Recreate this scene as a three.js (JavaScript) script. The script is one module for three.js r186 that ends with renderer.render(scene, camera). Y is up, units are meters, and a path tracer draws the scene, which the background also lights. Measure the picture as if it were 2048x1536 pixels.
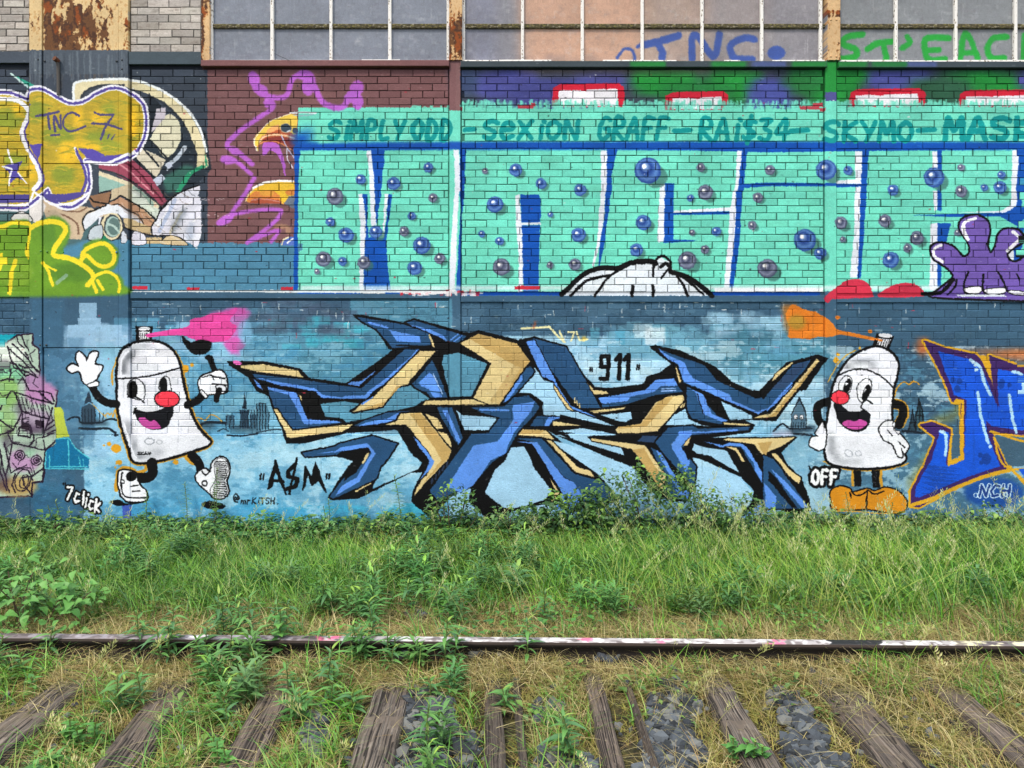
import * as THREE from 'three';
import { mergeGeometries } from 'three/addons/utils/BufferGeometryUtils.js';

// ================================================================ camera, sky, sun, exposure
const scene = new THREE.Scene();
const PX = 0.0052, HORIZON = 680, EYE = 1.98, FOCAL = 1480, DIST = FOCAL * PX;   // 1 pixel of the photograph = 5.2 mm of wall
const camera = new THREE.PerspectiveCamera((2 * Math.atan(768 / FOCAL) * 180) / Math.PI, 4 / 3, 0.1, 200);
camera.position.set(0, EYE, DIST);
camera.lookAt(0, EYE, 0);
camera.setViewOffset(2048, 1536, 0, 768 - HORIZON, 2048, 1536);
const renderer = new THREE.WebGLRenderer({ antialias: true });
renderer.toneMapping = THREE.LinearToneMapping;
renderer.toneMappingExposure = 1.98;
renderer.shadowMap.enabled = true;
{
  const w = 256, h = 128, d = new Float32Array(w * h * 4);
  for (let y = 0; y < h; y++) for (let x = 0; x < w; x++) {
    const el = ((y + 0.5) / h - 0.5) * Math.PI, u = (x / w) * Math.PI * 2;                    // overcast: brighter towards the zenith, soft cloud
    const n = Math.sin(u * 2 + Math.sin(el * 5) * 1.3) * Math.sin(el * 7 + Math.sin(u * 3)) * 0.5 + Math.sin(u * 5 + el * 9) * 0.25;
    const b = el < 0 ? 0.18 : (0.5 + 0.56 * Math.sin(el)) * (1 + 0.12 * n);
    const i = (y * w + x) * 4; d[i] = b * 0.95; d[i + 1] = b * 0.985; d[i + 2] = b * 1.05; d[i + 3] = 1;
  }
  const sky = new THREE.DataTexture(d, w, h, THREE.RGBAFormat, THREE.FloatType);
  sky.mapping = THREE.EquirectangularReflectionMapping; sky.magFilter = sky.minFilter = THREE.LinearFilter; sky.wrapS = THREE.RepeatWrapping; sky.needsUpdate = true;
  scene.background = sky; scene.environment = sky;
}
const sun = new THREE.DirectionalLight(0xfff1de, 1.5);
sun.position.set(-5, 13, 9); sun.target.position.set(0, 0, 1); sun.castShadow = true; sun.shadow.radius = 20;
Object.assign(sun.shadow.camera, { left: -14, right: 14, top: 12, bottom: -10, near: 1, far: 50 }); sun.shadow.mapSize.set(2048, 2048);
scene.add(sun, sun.target);

// ================================================================ helpers
function mulberry(a) { return () => { a |= 0; a = (a + 0x6d2b79f5) | 0; let t = Math.imul(a ^ (a >>> 15), 1 | a); t = (t + Math.imul(t ^ (t >>> 7), 61 | t)) ^ t; return ((t ^ (t >>> 14)) >>> 0) / 4294967296; }; }
const R = mulberry(20240611), rr = (a, b) => a + (b - a) * R();
const used = {};
function numbered(n) { used[n] = (used[n] ?? -1) + 1; return used[n] ? `${n}_${String(used[n]).padStart(3, '0')}` : n; }
function tag(o, label, category, group) { o.userData.label = label; o.userData.category = category; if (group) o.userData.group = group; return o; }
function mesh(name, geo, mat, parent = scene) { const m = new THREE.Mesh(geo, mat); m.name = parent === scene ? numbered(name) : name; m.castShadow = m.receiveShadow = true; parent.add(m); return m; }
function thing(name, label, category, pos, group) { const g = new THREE.Group(); g.name = numbered(name); g.position.set(...pos); scene.add(tag(g, label, category, group)); return g; }
const wx = (px) => (px - 1024) * PX, wy = (py) => EYE + (HORIZON - py) * PX;              // wall plane
const at = (px, py, h = 0) => { const d = (FOCAL * (EYE - h)) / (py - HORIZON); return [((px - 1024) * d) / FOCAL, h, DIST - d]; };   // point at height h
const canvasOf = (w, h) => { const c = document.createElement('canvas'); c.width = w; c.height = h; return c; };
function tex(c, srgb = true, rep) { const t = new THREE.CanvasTexture(c); if (srgb) t.colorSpace = THREE.SRGBColorSpace; t.anisotropy = 8; if (rep) { t.wrapS = t.wrapT = THREE.RepeatWrapping; t.repeat.set(...rep); } return t; }
const hash = (x, y) => { const s = Math.sin(x * 127.1 + y * 311.7) * 43758.5453; return s - Math.floor(s); };
const vnoise = (x, y) => { const i = Math.floor(x), j = Math.floor(y), f = x - i, g = y - j, u = f * f * (3 - 2 * f), v = g * g * (3 - 2 * g); return (hash(i, j) * (1 - u) + hash(i + 1, j) * u) * (1 - v) + (hash(i, j + 1) * (1 - u) + hash(i + 1, j + 1) * u) * v; };
const fbm = (x, y) => vnoise(x, y) * 0.5 + vnoise(x * 2.1 + 7, y * 2.1 + 3) * 0.28 + vnoise(x * 4.3 + 1, y * 4.3 + 9) * 0.14 + vnoise(x * 8.7, y * 8.7) * 0.08;
function noiseTex(n, f, rep) { const c = canvasOf(n, n), g = c.getContext('2d'), d = g.createImageData(n, n); for (let y = 0; y < n; y++) for (let x = 0; x < n; x++) { const v = f(x / n, y / n) * 255, i = (y * n + x) * 4; d.data[i] = d.data[i + 1] = d.data[i + 2] = v; d.data[i + 3] = 255; } g.putImageData(d, 0, 0); return tex(c, false, rep); }
function geoOf(pos, idx, uv, col) { const g = new THREE.BufferGeometry(); g.setAttribute('position', new THREE.Float32BufferAttribute(pos, 3)); if (uv) g.setAttribute('uv', new THREE.Float32BufferAttribute(uv, 2)); if (col) g.setAttribute('color', new THREE.Float32BufferAttribute(col, 3)); g.setIndex(idx); g.computeVertexNormals(); return g; }

// ---------------------------------------------------------------- the paint on the wall (flat print): drawn on canvases whose unit is 5.2 mm of wall
const pts = (t) => t.trim().split(/\s+/).map((q) => q.split(',').map(Number));
function painter(canvas, dx, dy, k = 1) {
  const main = canvas.getContext('2d'); let g = main, base = [k, 0, 0, k, dx * k, dy * k], at = [0, 0, 1];
  g.lineJoin = 'round'; g.lineCap = 'round';
  const A = {
    get g() { return g; },
    F(ox, oy, s = 0.25) { at = [ox, oy, s]; g.setTransform(base[0] * s, 0, 0, base[3] * s, base[4] + ox * base[0], base[5] + oy * base[0]); return A; },
    path(p, closed, smooth) {
      g.beginPath();
      if (!smooth) { p.forEach(([x, y], i) => (i ? g.lineTo(x, y) : g.moveTo(x, y))); if (closed) g.closePath(); return; }
      const n = p.length, at = (i) => (closed ? p[(i + n) % n] : p[Math.max(0, Math.min(n - 1, i))]);
      g.moveTo(...p[0]);
      for (let i = 0; i < (closed ? n : n - 1); i++) {
        const a = at(i - 1), b = at(i), c = at(i + 1), d = at(i + 2);
        g.bezierCurveTo(b[0] + (c[0] - a[0]) / 6, b[1] + (c[1] - a[1]) / 6, c[0] - (d[0] - b[0]) / 6, c[1] - (d[1] - b[1]) / 6, c[0], c[1]);
      }
      if (closed) g.closePath();
    },
    p(col, t, sw = 0, sc = '#06070a') { A.path(pts(t), true); if (sw) { g.lineWidth = sw; g.strokeStyle = sc; g.stroke(); } if (col) { g.fillStyle = col; g.fill(); } return A; },
    c(col, t, sw = 0, sc = '#06070a') { A.path(pts(t), true, true); if (sw) { g.lineWidth = sw; g.strokeStyle = sc; g.stroke(); } if (col) { g.fillStyle = col; g.fill(); } return A; },
    s(col, w, t) { A.path(pts(t), false); g.lineWidth = w; g.strokeStyle = col; g.stroke(); return A; },
    v(col, w, t) { A.path(pts(t), false, true); g.lineWidth = w; g.strokeStyle = col; g.stroke(); return A; },
    e(col, x, y, rx, ry = rx, rot = 0, sw = 0, sc = '#06070a') { g.beginPath(); g.ellipse(x, y, rx, ry, rot, 0, 7); if (sw) { g.lineWidth = sw; g.strokeStyle = sc; g.stroke(); } if (col) { g.fillStyle = col; g.fill(); } return A; },
    soft(b, f) {                                                                            // drawn small and enlarged, so its edges are as soft as sprayed paint
      const q = Math.min(0.8, 1 / (0.35 + b * k * 1.7)), c = document.createElement('canvas'), keep = base, was = g.globalAlpha;
      c.width = Math.ceil(canvas.width * q); c.height = Math.ceil(canvas.height * q);
      g = c.getContext('2d'); g.lineJoin = 'round'; g.lineCap = 'round'; base = keep.map((v) => v * q); A.F(...at); f();
      g = main; base = keep; g.save(); g.setTransform(1, 0, 0, 1, 0, 0); g.globalAlpha = was; g.imageSmoothingEnabled = true; g.imageSmoothingQuality = 'high'; g.drawImage(c, 0, 0, c.width, c.height, 0, 0, c.width / q, c.height / q); g.restore(); A.F(...at);
    },
    al(a, f) { g.globalAlpha = a; f(); g.globalAlpha = 1; return A; },
  };
  return A;
}
// a hand-drawn alphabet for the tags: strokes in a box one unit wide and high
const GLYPH = {
  S: ['.92,.12 .6,.0 .2,.1 .12,.32 .4,.46 .75,.58 .82,.8 .55,1 .1,.9'], i: ['.4,.3 .4,1', '.5,.02 .55,.06'], M: ['.05,1 .15,.0 .5,.6 .85,0 .95,1'],
  P: ['.2,1 .2,.0 .75,.05 .8,.4 .2,.52'], L: ['.2,0 .2,.95 .8,.95'], Y: ['.1,0 .45,.5', '.9,0 .4,1'], O: ['.5,0 .12,.3 .15,.75 .5,1 .85,.7 .85,.25 .5,0'],
  D: ['.2,0 .2,1 .7,.9 .88,.45 .6,.08 .2,0'], E: ['.85,.02 .2,.02 .15,.98 .85,.98', '.2,.5 .7,.5'], e: ['.15,.5 .8,.45 .6,.1 .2,.2 .1,.7 .4,1 .85,.85'], X: ['.05,.05 .95,1', '.85,.0 .1,1'],
  N: ['.1,1 .12,0 .85,1 .9,0'], G: ['.9,.1 .45,.0 .1,.5 .35,1 .85,.85 .85,.5 .5,.5'], R: ['.15,1 .2,.0 .75,.08 .75,.4 .2,.5 .9,1'], A: ['.05,1 .5,0 .92,1', '.2,.62 .8,.62'],
  F: ['.9,.03 .2,.03 .15,1', '.18,.48 .7,.46'], K: ['.15,0 .15,1', '.88,.0 .2,.52 .92,1'], T: ['.05,.06 .95,.0', '.5,.05 .5,1'], C: ['.88,.1 .45,.0 .1,.45 .35,.98 .9,.88'],
  $: ['.9,.15 .5,.05 .15,.25 .5,.48 .88,.72 .5,.95 .1,.85', '.55,-.15 .45,1.15'], 3: ['.1,.05 .8,.05 .4,.42 .85,.65 .6,1 .1,.9'], 4: ['.7,1 .7,0 .1,.65 .95,.65'], 7: ['.1,.05 .9,.05 .35,1'], '-': ['.1,.55 .9,.5'],
  H: ['.15,0 .15,1', '.85,0 .85,1', '.15,.5 .85,.5'], '9': ['.8,.5 .2,.5 .2,.05 .8,.05 .78,1 .2,1'], 1: ['.25,.2 .6,.0 .6,1'], '"': ['.3,0 .25,.3', '.7,0 .65,.3'], '.': ['.5,1 .52,1'], ' ': [],
  l: ['.5,0 .5,1'], c: ['.8,.4 .4,.3 .2,.7 .45,1 .85,.9'], k: ['.2,0 .2,1', '.8,.3 .25,.65 .85,1'], m: ['.05,1 .1,.4 .5,.6 .55,1', '.5,.5 .9,.45 .95,1'], r: ['.2,.4 .2,1', '.2,.55 .7,.4'], '@': ['.65,.6 .4,.4 .3,.65 .55,.75 .68,.4 .75,.75 .95,.5 .5,.05 .1,.4 .2,.9 .7,1'],
};
function tagText(A, text, col, w, x, y, cw, ch, slant = 0, smooth = true) {
  for (const ch1 of text) {
    for (const st of GLYPH[ch1] ?? []) {
      const p = pts(st).map(([u, v]) => [x + u * cw * 0.86 + (1 - v) * slant, y + v * ch]);
      A.path(p, false, smooth); A.g.lineWidth = w; A.g.strokeStyle = col; A.g.stroke();
    }
    x += cw * (ch1 === 'i' || ch1 === '1' || ch1 === 'l' ? 0.62 : ch1 === ' ' ? 0.6 : 1);
  }
}
const TEAL = '#6fd9c3', DEEP = '#0a4fb0', PAPER = '#e3eaf8', MAROON = '#785457', SLATE = '#3b5d78', SKYB = '#8cc0e2', MIDB = '#5795b8', INK = '#06070a';
const NAVY = '#254d77', BLUE = '#5c92ea', TAN = '#dcc68e', TAN2 = '#bf9f62';

function paintWall(canvas, dx, dy, k) {
  const A = painter(canvas, dx, dy, k), rnd = mulberry(77);
  const box = (col, x0, y0, x1, y1) => { A.g.fillStyle = col; A.g.fillRect(x0, y0, x1 - x0, y1 - y0); };
  A.F(0, 0, 1);
  // ---- grounds
  box('#3a4554', -600, 60, 2700, 240); box(MAROON, 414, 60, 902, 500); box('#3a4452', -600, 60, 415, 490);
  box(TEAL, 596, 215, 2700, 590);
  box('#4d86a6', 258, 488, 597, 590); box('#4d86a6', 130, 480, 262, 590);
  box(SLATE, -600, 583, 2700, 1120);
  // brushed ragged edge of the teal
  for (let i = 0; i < 900; i++) { const x = 596 + rnd() * 2000, b = x < 905 ? 222 - (x - 596) * 0.03 : x < 1640 ? 206 : 204; A.g.fillStyle = TEAL; A.g.globalAlpha = 0.35 + rnd() * 0.5; A.g.fillRect(x, b + rnd() * 14 - 5, 2 + rnd() * 6, 4 + rnd() * 16); }
  A.g.globalAlpha = 1;
  for (let i = 0; i < 130; i++) { const x = 258 + rnd() * 340; A.g.fillStyle = '#4d86a6'; A.g.fillRect(x, 484 + rnd() * 8, 4 + rnd() * 10, 14); }
  // ---- dark band with blue and green clouds at the top right
  A.soft(10, () => {
    for (const [c, x, y, rx, ry] of [['#4a4e96', 1010, 165, 70, 40], ['#43488c', 1110, 190, 90, 40], ['#4a4e96', 1200, 160, 60, 18], ['#1f8a3a', 1330, 160, 70, 34], ['#1f8a3a', 1470, 165, 60, 40], ['#20743a', 1400, 190, 80, 30], ['#46509a', 1540, 190, 46, 40], ['#1f8a3a', 1660, 165, 60, 48], ['#24733c', 1610, 160, 40, 30],
      ['#4a529c', 1800, 160, 70, 30], ['#1f8a3a', 1960, 170, 90, 30], ['#2b5a44', 1880, 180, 70, 30], ['#4a4e96', 2120, 160, 80, 40], ['#3a4a70', 930, 150, 30, 40], ['#1f8a3a', 1700, 150, 40, 20]]) A.e(c, x, y, rx, ry);
  });
  box(TEAL, 922, 218, 2700, 260);
  for (const [x0, x1, y0, y1] of [[1104, 1248, 168, 208], [1330, 1456, 184, 214], [1698, 1850, 178, 208], [1918, 2150, 180, 208]]) {
    A.p('#c81f38', `${x0},${y1 + 6} ${x0 + 2},${y0 + 8} ${x0 + 16},${y0} ${x1 - 10},${y0 - 2} ${x1},${y0 + 6} ${x1 + 2},${y1 + 6}`);
    A.p('#e6e6f0', `${x0 + 13},${y1 + 4} ${x0 + 14},${y0 + 13} ${x1 - 14},${y0 + 9} ${x1 - 12},${y1 + 4}`);
    A.p('#c81f38', `${x0 + 40},${y0} ${x0 + 75},${y0} ${x0 + 68},${y0 + 14} ${x0 + 50},${y0 + 12}`);
  }
  for (let i = 0; i < 1500; i++) { const x = 922 + rnd() * 1700; A.g.fillStyle = TEAL; A.g.globalAlpha = 0.3 + rnd() * 0.6; A.g.fillRect(x, 198 + rnd() * 20, 1.5 + rnd() * 5, 8 + rnd() * 14); }
  for (const [x, y, w] of [[1036, 210, 30], [1062, 206, 8], [1600, 212, 40], [1626, 206, 20], [905, 214, 20], [1640, 216, 20]]) { A.g.globalAlpha = 0.85; box('#bb2a3c', x, y, x + w, y + 7); }
  A.g.globalAlpha = 1;
  // ---- unpainted top: pale bricks, rusted casing, dirty panes
  const flakes = (x0, y0, x1, y1, n, cols, smax) => { for (let i = 0; i < n; i++) { const c = cols[(rnd() * cols.length) | 0]; A.al(0.35 + rnd() * 0.6, () => A.c(c, Array.from({ length: 6 }, (_, j) => { const q = j / 6 * 6.28, r = (0.4 + rnd()) * smax * (0.3 + rnd() * rnd()); return `${(x0 + (x1 - x0) * ((i * 0.618034) % 1) + Math.cos(q) * r * 0.7).toFixed(1)},${(y0 + (y1 - y0) * rnd() + Math.sin(q) * r * 1.5).toFixed(1)}`; }).join(' '))); } };
  A.g.save(); A.g.beginPath(); A.g.rect(-700, -300, 3400, 405); A.g.clip();
  box('#b7b1ab', -700, -300, 415, 105); A.al(0.35, () => { for (let i = 0; i < 500; i++) box(['#8d8880', '#d0cbc4', '#a89a90'][i % 3], -700 + rnd() * 1100, rnd() * 104, -690 + rnd() * 1110, 100 * rnd()); }); A.al(0.8, () => box('#b7b1ab', -700, -300, 415, 105));
  for (let i = 0; i < 900; i++) { const x = -600 + rnd() * 1010, y = rnd() * 104; A.al(0.3, () => A.e(['#79736c', '#d6d1cb', '#8e8078'][i % 3], x, y, 1 + rnd() * 7, 0.6 + rnd() * 2)); }
  A.g.restore();
  A.g.save(); A.g.beginPath(); A.g.rect(60, -300, 200, 402); A.g.clip(); box('#d8bd8c', 60, -300, 260, 103);
  const rust = (x0, y0, x1, y1, lev, stretch = 1) => { for (let y = y0; y < y1; y += 1) for (let x = x0; x < x1; x += 1) { const n = fbm(x * 0.035 + 4, y * 0.022 * stretch) * 0.62 + fbm(x * 0.16, y * 0.03) * 0.3 + vnoise(x * 0.5, y * 0.35) * 0.16 - lev(x, y); if (n < 0) { if (vnoise(x * 0.3, y * 0.16) < 0.2) { A.g.globalAlpha = 0.35; box('#a8763c', x, y, x + 1, y + 1); } continue; } const q = fbm(x * 0.07 + 30, y * 0.05 + 9), e = n < 0.035; A.g.globalAlpha = Math.min(1, n * 16); box(e ? '#b06a2a' : q < 0.40 ? '#8c4516' : q < 0.48 ? '#633818' : q < 0.58 ? '#4a2c1c' : '#6b4526', x, y, x + 1.1, y + 1.1); if (!e && hash(x, y) < 0.08) { A.g.globalAlpha = 0.4; box('#2c1f18', x, y, x + 1, y + 1.6); } } A.g.globalAlpha = 1; };
  if (dx < 100 && dx > -100) { rust(90, 0, 240, 103, (x, y) => 0.4 + Math.max(0, x - 205) * 0.006 + Math.max(0, 100 - x) * 0.01 + (fbm(x * 0.09 + 60, y * 0.03) > 0.6 ? 0.2 : 0) + (y > 82 ? 0.04 : 0)); rust(62, 0, 90, 103, () => 0.7); rust(240, 0, 259, 103, () => 0.66); }
  A.g.restore();
  for (let i = 0; i < 70; i++) { const x = 62 + rnd() * 196; A.al(0.3, () => box(i % 2 ? '#8b9299' : '#6f5a48', x, 100 + rnd() * 20, x + 1 + rnd() * 2, 120 + rnd() * 60)); }
  box('#4b5663', 62, 102, 258, 150); box('#454f5c', -600, 104, 62, 128); box('#43525c', 258, 104, 405, 131);
  for (let i = 0; i < 60; i++) { const x = 62 + rnd() * 196; A.al(0.25, () => box(i % 2 ? '#8b949c' : '#39424c', x, 103 + rnd() * 12, x + 1 + rnd() * 3, 125 + rnd() * 70)); }
  // panes: dirt film, a warm reflection painted into the second window
  box('#7b8290', 420, 0, 900, 122); box('#85838a', 924, 0, 1652, 122); box('#7f8489', 1678, 0, 2700, 122);
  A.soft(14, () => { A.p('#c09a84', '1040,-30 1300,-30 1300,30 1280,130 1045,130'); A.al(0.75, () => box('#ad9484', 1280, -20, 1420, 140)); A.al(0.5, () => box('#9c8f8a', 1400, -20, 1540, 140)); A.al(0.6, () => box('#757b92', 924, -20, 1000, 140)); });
  for (let i = 0; i < 2600; i++) { const x = 420 + rnd() * 2000, y = rnd() * 120, w = rnd(); A.al(0.05 + rnd() * 0.06, () => box(i % 2 ? '#d3d5da' : '#5c5963', x, y, x + 2 + w * 10, y + 2 + rnd() * 8)); }
  for (let i = 0; i < 60; i++) { const x = 420 + rnd() * 1700, y = rnd() * 90; A.al(0.1 + rnd() * 0.12, () => box('#d9dbe0', x, y, x + 1 + rnd(), y + 8 + rnd() * 26)); }
  A.soft(5, () => A.al(0.35, () => { for (let i = 0; i < 40; i++) box('#5f5d66', 420 + i * 44 + rnd() * 20, (i % 2) * 62 + 48, 440 + i * 44 + rnd() * 40, (i % 2) * 62 + 56); }));
  A.F(1024, 0); const TB = '#34509c'; A.soft(1.2, () => { A.v(TB, 60, '1060,345 1180,320 1340,270'); A.v(TB, 54, '1170,330 1210,400 1205,470'); A.v(TB, 56, '1450,470 1450,290 1500,280 1620,440 1670,260'); A.v(TB, 56, '1950,300 1870,290 1760,350 1790,450 1930,460'); A.v(TB, 24, '850,450 900,380 970,390 990,470'); A.s(TB, 30, '1010,360 1050,340'); });
  A.F(1536, 0); A.soft(1.2, () => { A.e(TB, 80, 410, 72, 58); const GG = '#0c9a2c'; A.v(GG, 52, '770,260 650,280 620,340 720,380 710,440 580,460'); A.v(GG, 48, '810,380 900,330 1000,320'); A.v(GG, 46, '940,340 970,480'); A.v(GG, 44, '1130,280 1150,330 1090,370'); A.v(GG, 50, '1460,290 1280,300 1300,460 1430,460'); A.s(GG, 44, '1300,390 1390,385'); A.v(GG, 46, '1560,470 1590,260 1640,300 1700,450'); A.s(GG, 40, '1570,410 1680,405'); A.v(GG, 50, '1930,280 1830,290 1780,370 1810,450 1910,450'); A.v(GG, 50, '2080,270 2070,470'); A.v(GG, 44, '2200,280 2100,370 2210,470'); });
  A.F(0, 0, 1);
  // window posts
  for (const [x0, x1, d] of [[404, 421, 0], [898, 925, 2], [1652, 1679, 1], [2402, 2428, 1]]) { A.g.save(); A.g.beginPath(); A.g.rect(x0, -10, x1 - x0, 132); A.g.clip(); box('#d3b184', x0, -10, x1, 124); if (x0 + dx >= 0 && x0 + dx < 2048 && k === 1) rust(x0, 0, x1, 124, (x, y) => [0.66, 0.68, 0.52][d] - (x - x0 < 5 ? 0.1 : 0) - (d === 1 && y > 100 ? 0.15 : 0) - (d === 1 && y > 22 && y < 36 ? 0.14 : 0), 0.6); A.g.restore(); }
  box('#7a5355', 404, 122, 902, 139); box('#3c4850', 902, 124, 2700, 140); A.soft(3, () => { for (const [c, x] of [['#1f7d38', 1260], ['#1f7d38', 1420], ['#4a5a8c', 1500], ['#1f7d38', 1580], ['#1f7d38', 1660], ['#4a5a8c', 1800], ['#20743a', 1740]]) box(c, x, 126, x + 70, 138); });
  box(MAROON, 899, 122, 921, 222); A.al(0.3, () => box('#8e6a6a', 912, 122, 921, 222)); box('#1d8a38', 1650, 124, 1673, 196); box('#4a4e8c', 1650, 185, 1673, 204); box(TEAL, 1650, 203, 1673, 240);
  for (let i = 0; i < 60; i++) { const x = 420 + rnd() * 480; A.al(0.7, () => box('#d8d8dc', x, 118, x + 4 + rnd() * 14, 121)); }
  // ---- maroon bay: purple sprayed crown line
  const PUR = '#b765cf';
  A.F(0, 0, 1);
  const purple = (list) => { for (const [w, t] of list) A.v(PUR, w, t); };
  A.soft(1.2, () => { purple([[11, '506,160 514,182 545,194 572,192 584,160 596,150'], [12, '622,150 632,180 645,203 668,215 688,212 700,188'], [10, '540,196 546,214 520,234 482,260 454,290 478,306 504,328'], [9, '446,316 470,322 502,348'], [9, '508,356 492,384 462,428'], [8, '462,430 500,422 556,419 560,430 540,452 494,486'], [7, '494,486 556,460 542,484']]); for (const [x, y, rx, ry, r] of [[508, 158, 12, 16, -0.3], [524, 180, 14, 10, 0.7], [608, 150, 18, 11, 0], [616, 172, 12, 20, 0], [714, 176, 14, 16, 0.5], [716, 204, 11, 16, 0.1], [700, 196, 12, 10, 0], [470, 302, 12, 8, 0.5], [456, 320, 16, 9, 0.1], [450, 440, 20, 9, -0.5], [536, 204, 9, 12, 0.3]]) A.e(PUR, x, y, rx, ry, r); });
  A.F(440, 210, 0.09766); A.c(PUR, '870,870 900,770 1040,750 1170,790 1240,900 1320,1150 1350,1420 1320,1430 1260,1200 1160,1000 1040,930 980,960 940,1020 870,1020');
  // ---- bird heads cut by the teal block
  A.F(440, 210, 0.09766);
  A.p('#ecca55', '1440,185 1250,230 1000,350 860,500 760,600 710,690 700,800 770,960 790,800 900,690 1300,620 1560,600 1590,300 1570,200');
  A.p('#e8a86a', '1040,440 1200,400 1250,540 1450,560 1430,600 1000,600 880,640'); A.p('#b65a3a', '1000,580 1200,500 1450,560 1560,640 1500,720 800,720 860,640');
  A.p('#8a3a34', '900,690 1230,640 1420,690 1560,860 1540,960 1300,830 1100,760 900,760 780,850'); A.v('#f2c9a0', 34, '800,760 900,650 1100,610 1300,620 1520,680'); A.v('#d98a5a', 26, '760,850 880,760 1040,730 1250,790 1500,930');
  A.e('#3a4a58', 1350, 470, 105, 85, 0, 30, '#b9a78c'); A.e('#d7dbe4', 1400, 530, 40, 16, -0.4); A.e('#3b4450', 1540, 520, 60, 60);
  A.v('#eef2fa', 34, '1430,160 1700,150 1960,165'); A.v('#9fb3c6', 20, '1500,215 1750,215 1900,190'); A.s('#b9b9da', 26, '1260,630 1370,880 1540,1100'); A.v('#d5d5e8', 18, '1370,870 1380,1100 1500,1290'); A.v('#f4ecd8', 26, '705,700 700,800 750,930'); A.v('#f4ecd8', 14, '720,690 1000,350 1440,180');
  A.F(440, 340, 0.09766);
  A.p('#efc23c', '1510,215 1230,210 960,260 700,380 570,500 530,640 620,670 1280,680 1520,560'); A.p('#e08a46', '560,560 700,440 1100,420 1230,540 1280,680 560,660'); A.e('#e3a045', 960, 470, 150, 60); A.p('#a9523c', '620,640 700,580 1000,580 1240,620 1280,685 600,680');
  A.v('#eeb04a', 26, '1230,560 1250,660 1300,690'); A.e('#d98842', 1450, 460, 120, 60); A.p('#6a7486', '1310,680 1400,540 1540,520 1540,790 1480,780'); A.v('#ffffff', 44, '680,370 920,260 1230,225 1500,230'); A.v('#f0d8a8', 22, '530,640 580,500 690,390'); A.v('#c58a80', 18, '640,620 850,590 1100,620 1250,660');
  A.c('#5a76c8', '1260,1530 1300,1430 1400,1370 1540,1390 1560,1530'); A.v('#efe2b8', 30, '1270,1530 1310,1430 1400,1380'); A.v('#ffffff', 24, '1380,1500 1450,1430 1520,1400');
  A.soft(1.6, () => A.al(0.5, () => { A.e('#c99a70', 1250, 1150, 150, 50); A.e('#c9a27a', 1400, 1230, 60, 90); }));
  A.F(0, 384); A.al(0.8, () => { for (let i = 0; i < 26; i++) A.e('#d9c9cc', 1610 + rnd() * 220, [50, 180, 265, 60][i % 4] + rnd() * 12, 4 + rnd() * 8, 3); });
  // ---- teal block: its long blue letters
  A.F(512, 0);
  A.soft(9, () => A.p(DEEP, '290,1060 450,1040 430,1140 440,1150 400,1180 300,1180')); A.soft(3, () => A.p(DEEP, '290,1140 460,1140 900,1140 4000,1120 6300,1120 6300,1200 340,1200'));
  A.soft(2.2, () => { A.p(TEAL, '560,1090 6300,1080 6300,1135 900,1125 480,1150'); });
  A.s(DEEP, 44, '330,1180 900,1178 2048,1170 3300,1178 4096,1196 4600,1190 6300,1170');
  A.p(DEEP, '300,1170 350,1190 335,1600 335,2340 300,2340 310,1300');
  A.p(DEEP, '910,1200 1030,1200 1000,1560 960,1810 935,1560'); A.p(PAPER, '880,1205 920,1205 940,1400 950,1560 960,1800 920,1800 905,1400');
  A.F(512, 384);
  A.p(DEEP, '850,15 890,18 890,240 900,360 1020,370 1040,240 1055,15 1090,20 1060,240 1045,380 1050,560 1080,800 1030,810 860,780 870,400'); A.p(PAPER, '820,20 850,12 880,240 865,540 860,790 825,790 835,300'); A.p(PAPER, '1030,15 1058,15 1020,360 1010,360'); A.p(DEEP, '945,-10 1000,-10 960,270'); A.p(PAPER, '905,-10 945,-10 950,270 920,270');
  A.F(512, 0); A.p(PAPER, '1585,1205 1625,1200 1640,1536 1590,1536'); A.p(DEEP, '1632,1190 1680,1200 1668,1540 1632,1540');
  A.F(512, 384); A.p(PAPER, '1590,-10 1625,-10 1600,600 1590,800 1548,790 1552,540'); A.p(DEEP, '1628,-10 1672,-10 1650,180 1640,800 1600,800 1640,150');
  A.F(1024, 384);
  A.p(PAPER, '30,30 60,15 75,240 90,300 100,600 80,805 50,800 55,500 30,240'); A.p(DEEP, '65,20 215,20 232,80 225,245 75,245'); A.s(PAPER, 18, '75,255 222,252'); A.p(DEEP, '78,266 222,265 212,830 95,830');
  A.p(PAPER, '712,-20 750,-20 738,200 700,420 655,600 640,590 680,400'); A.p(DEEP, '750,-20 795,-20 760,260 735,440 690,640 700,420 740,200');
  A.F(1024, 0); A.p(PAPER, '712,1205 765,1205 770,1540 712,1540'); A.p(DEEP, '762,1190 845,1190 800,1400 795,1540 755,1540');
  A.p(DEEP, '1220,1465 1295,1465 1290,1920 1220,1920'); A.p(PAPER, '1180,1470 1222,1468 1218,1930 1185,1930'); A.p(PAPER, '1800,1210 1840,1205 1830,1540 1780,1540'); A.p(DEEP, '1840,1200 1885,1200 1850,1540 1805,1540'); A.p(DEEP, '1840,1470 2048,1460 2560,1465 2700,1470 2700,1490 2048,1490 1840,1505');
  A.F(1024, 384);
  A.p(DEEP, '1222,-10 1290,-10 1275,160 1258,380 1480,385 1440,395 1210,408'); A.p(PAPER, '1180,-10 1222,-10 1215,390 1180,405 1160,390'); A.p(DEEP, '1275,160 1790,155 1790,178 1275,185'); A.p(PAPER, '1290,150 1780,120 1790,150 1290,165');
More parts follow.
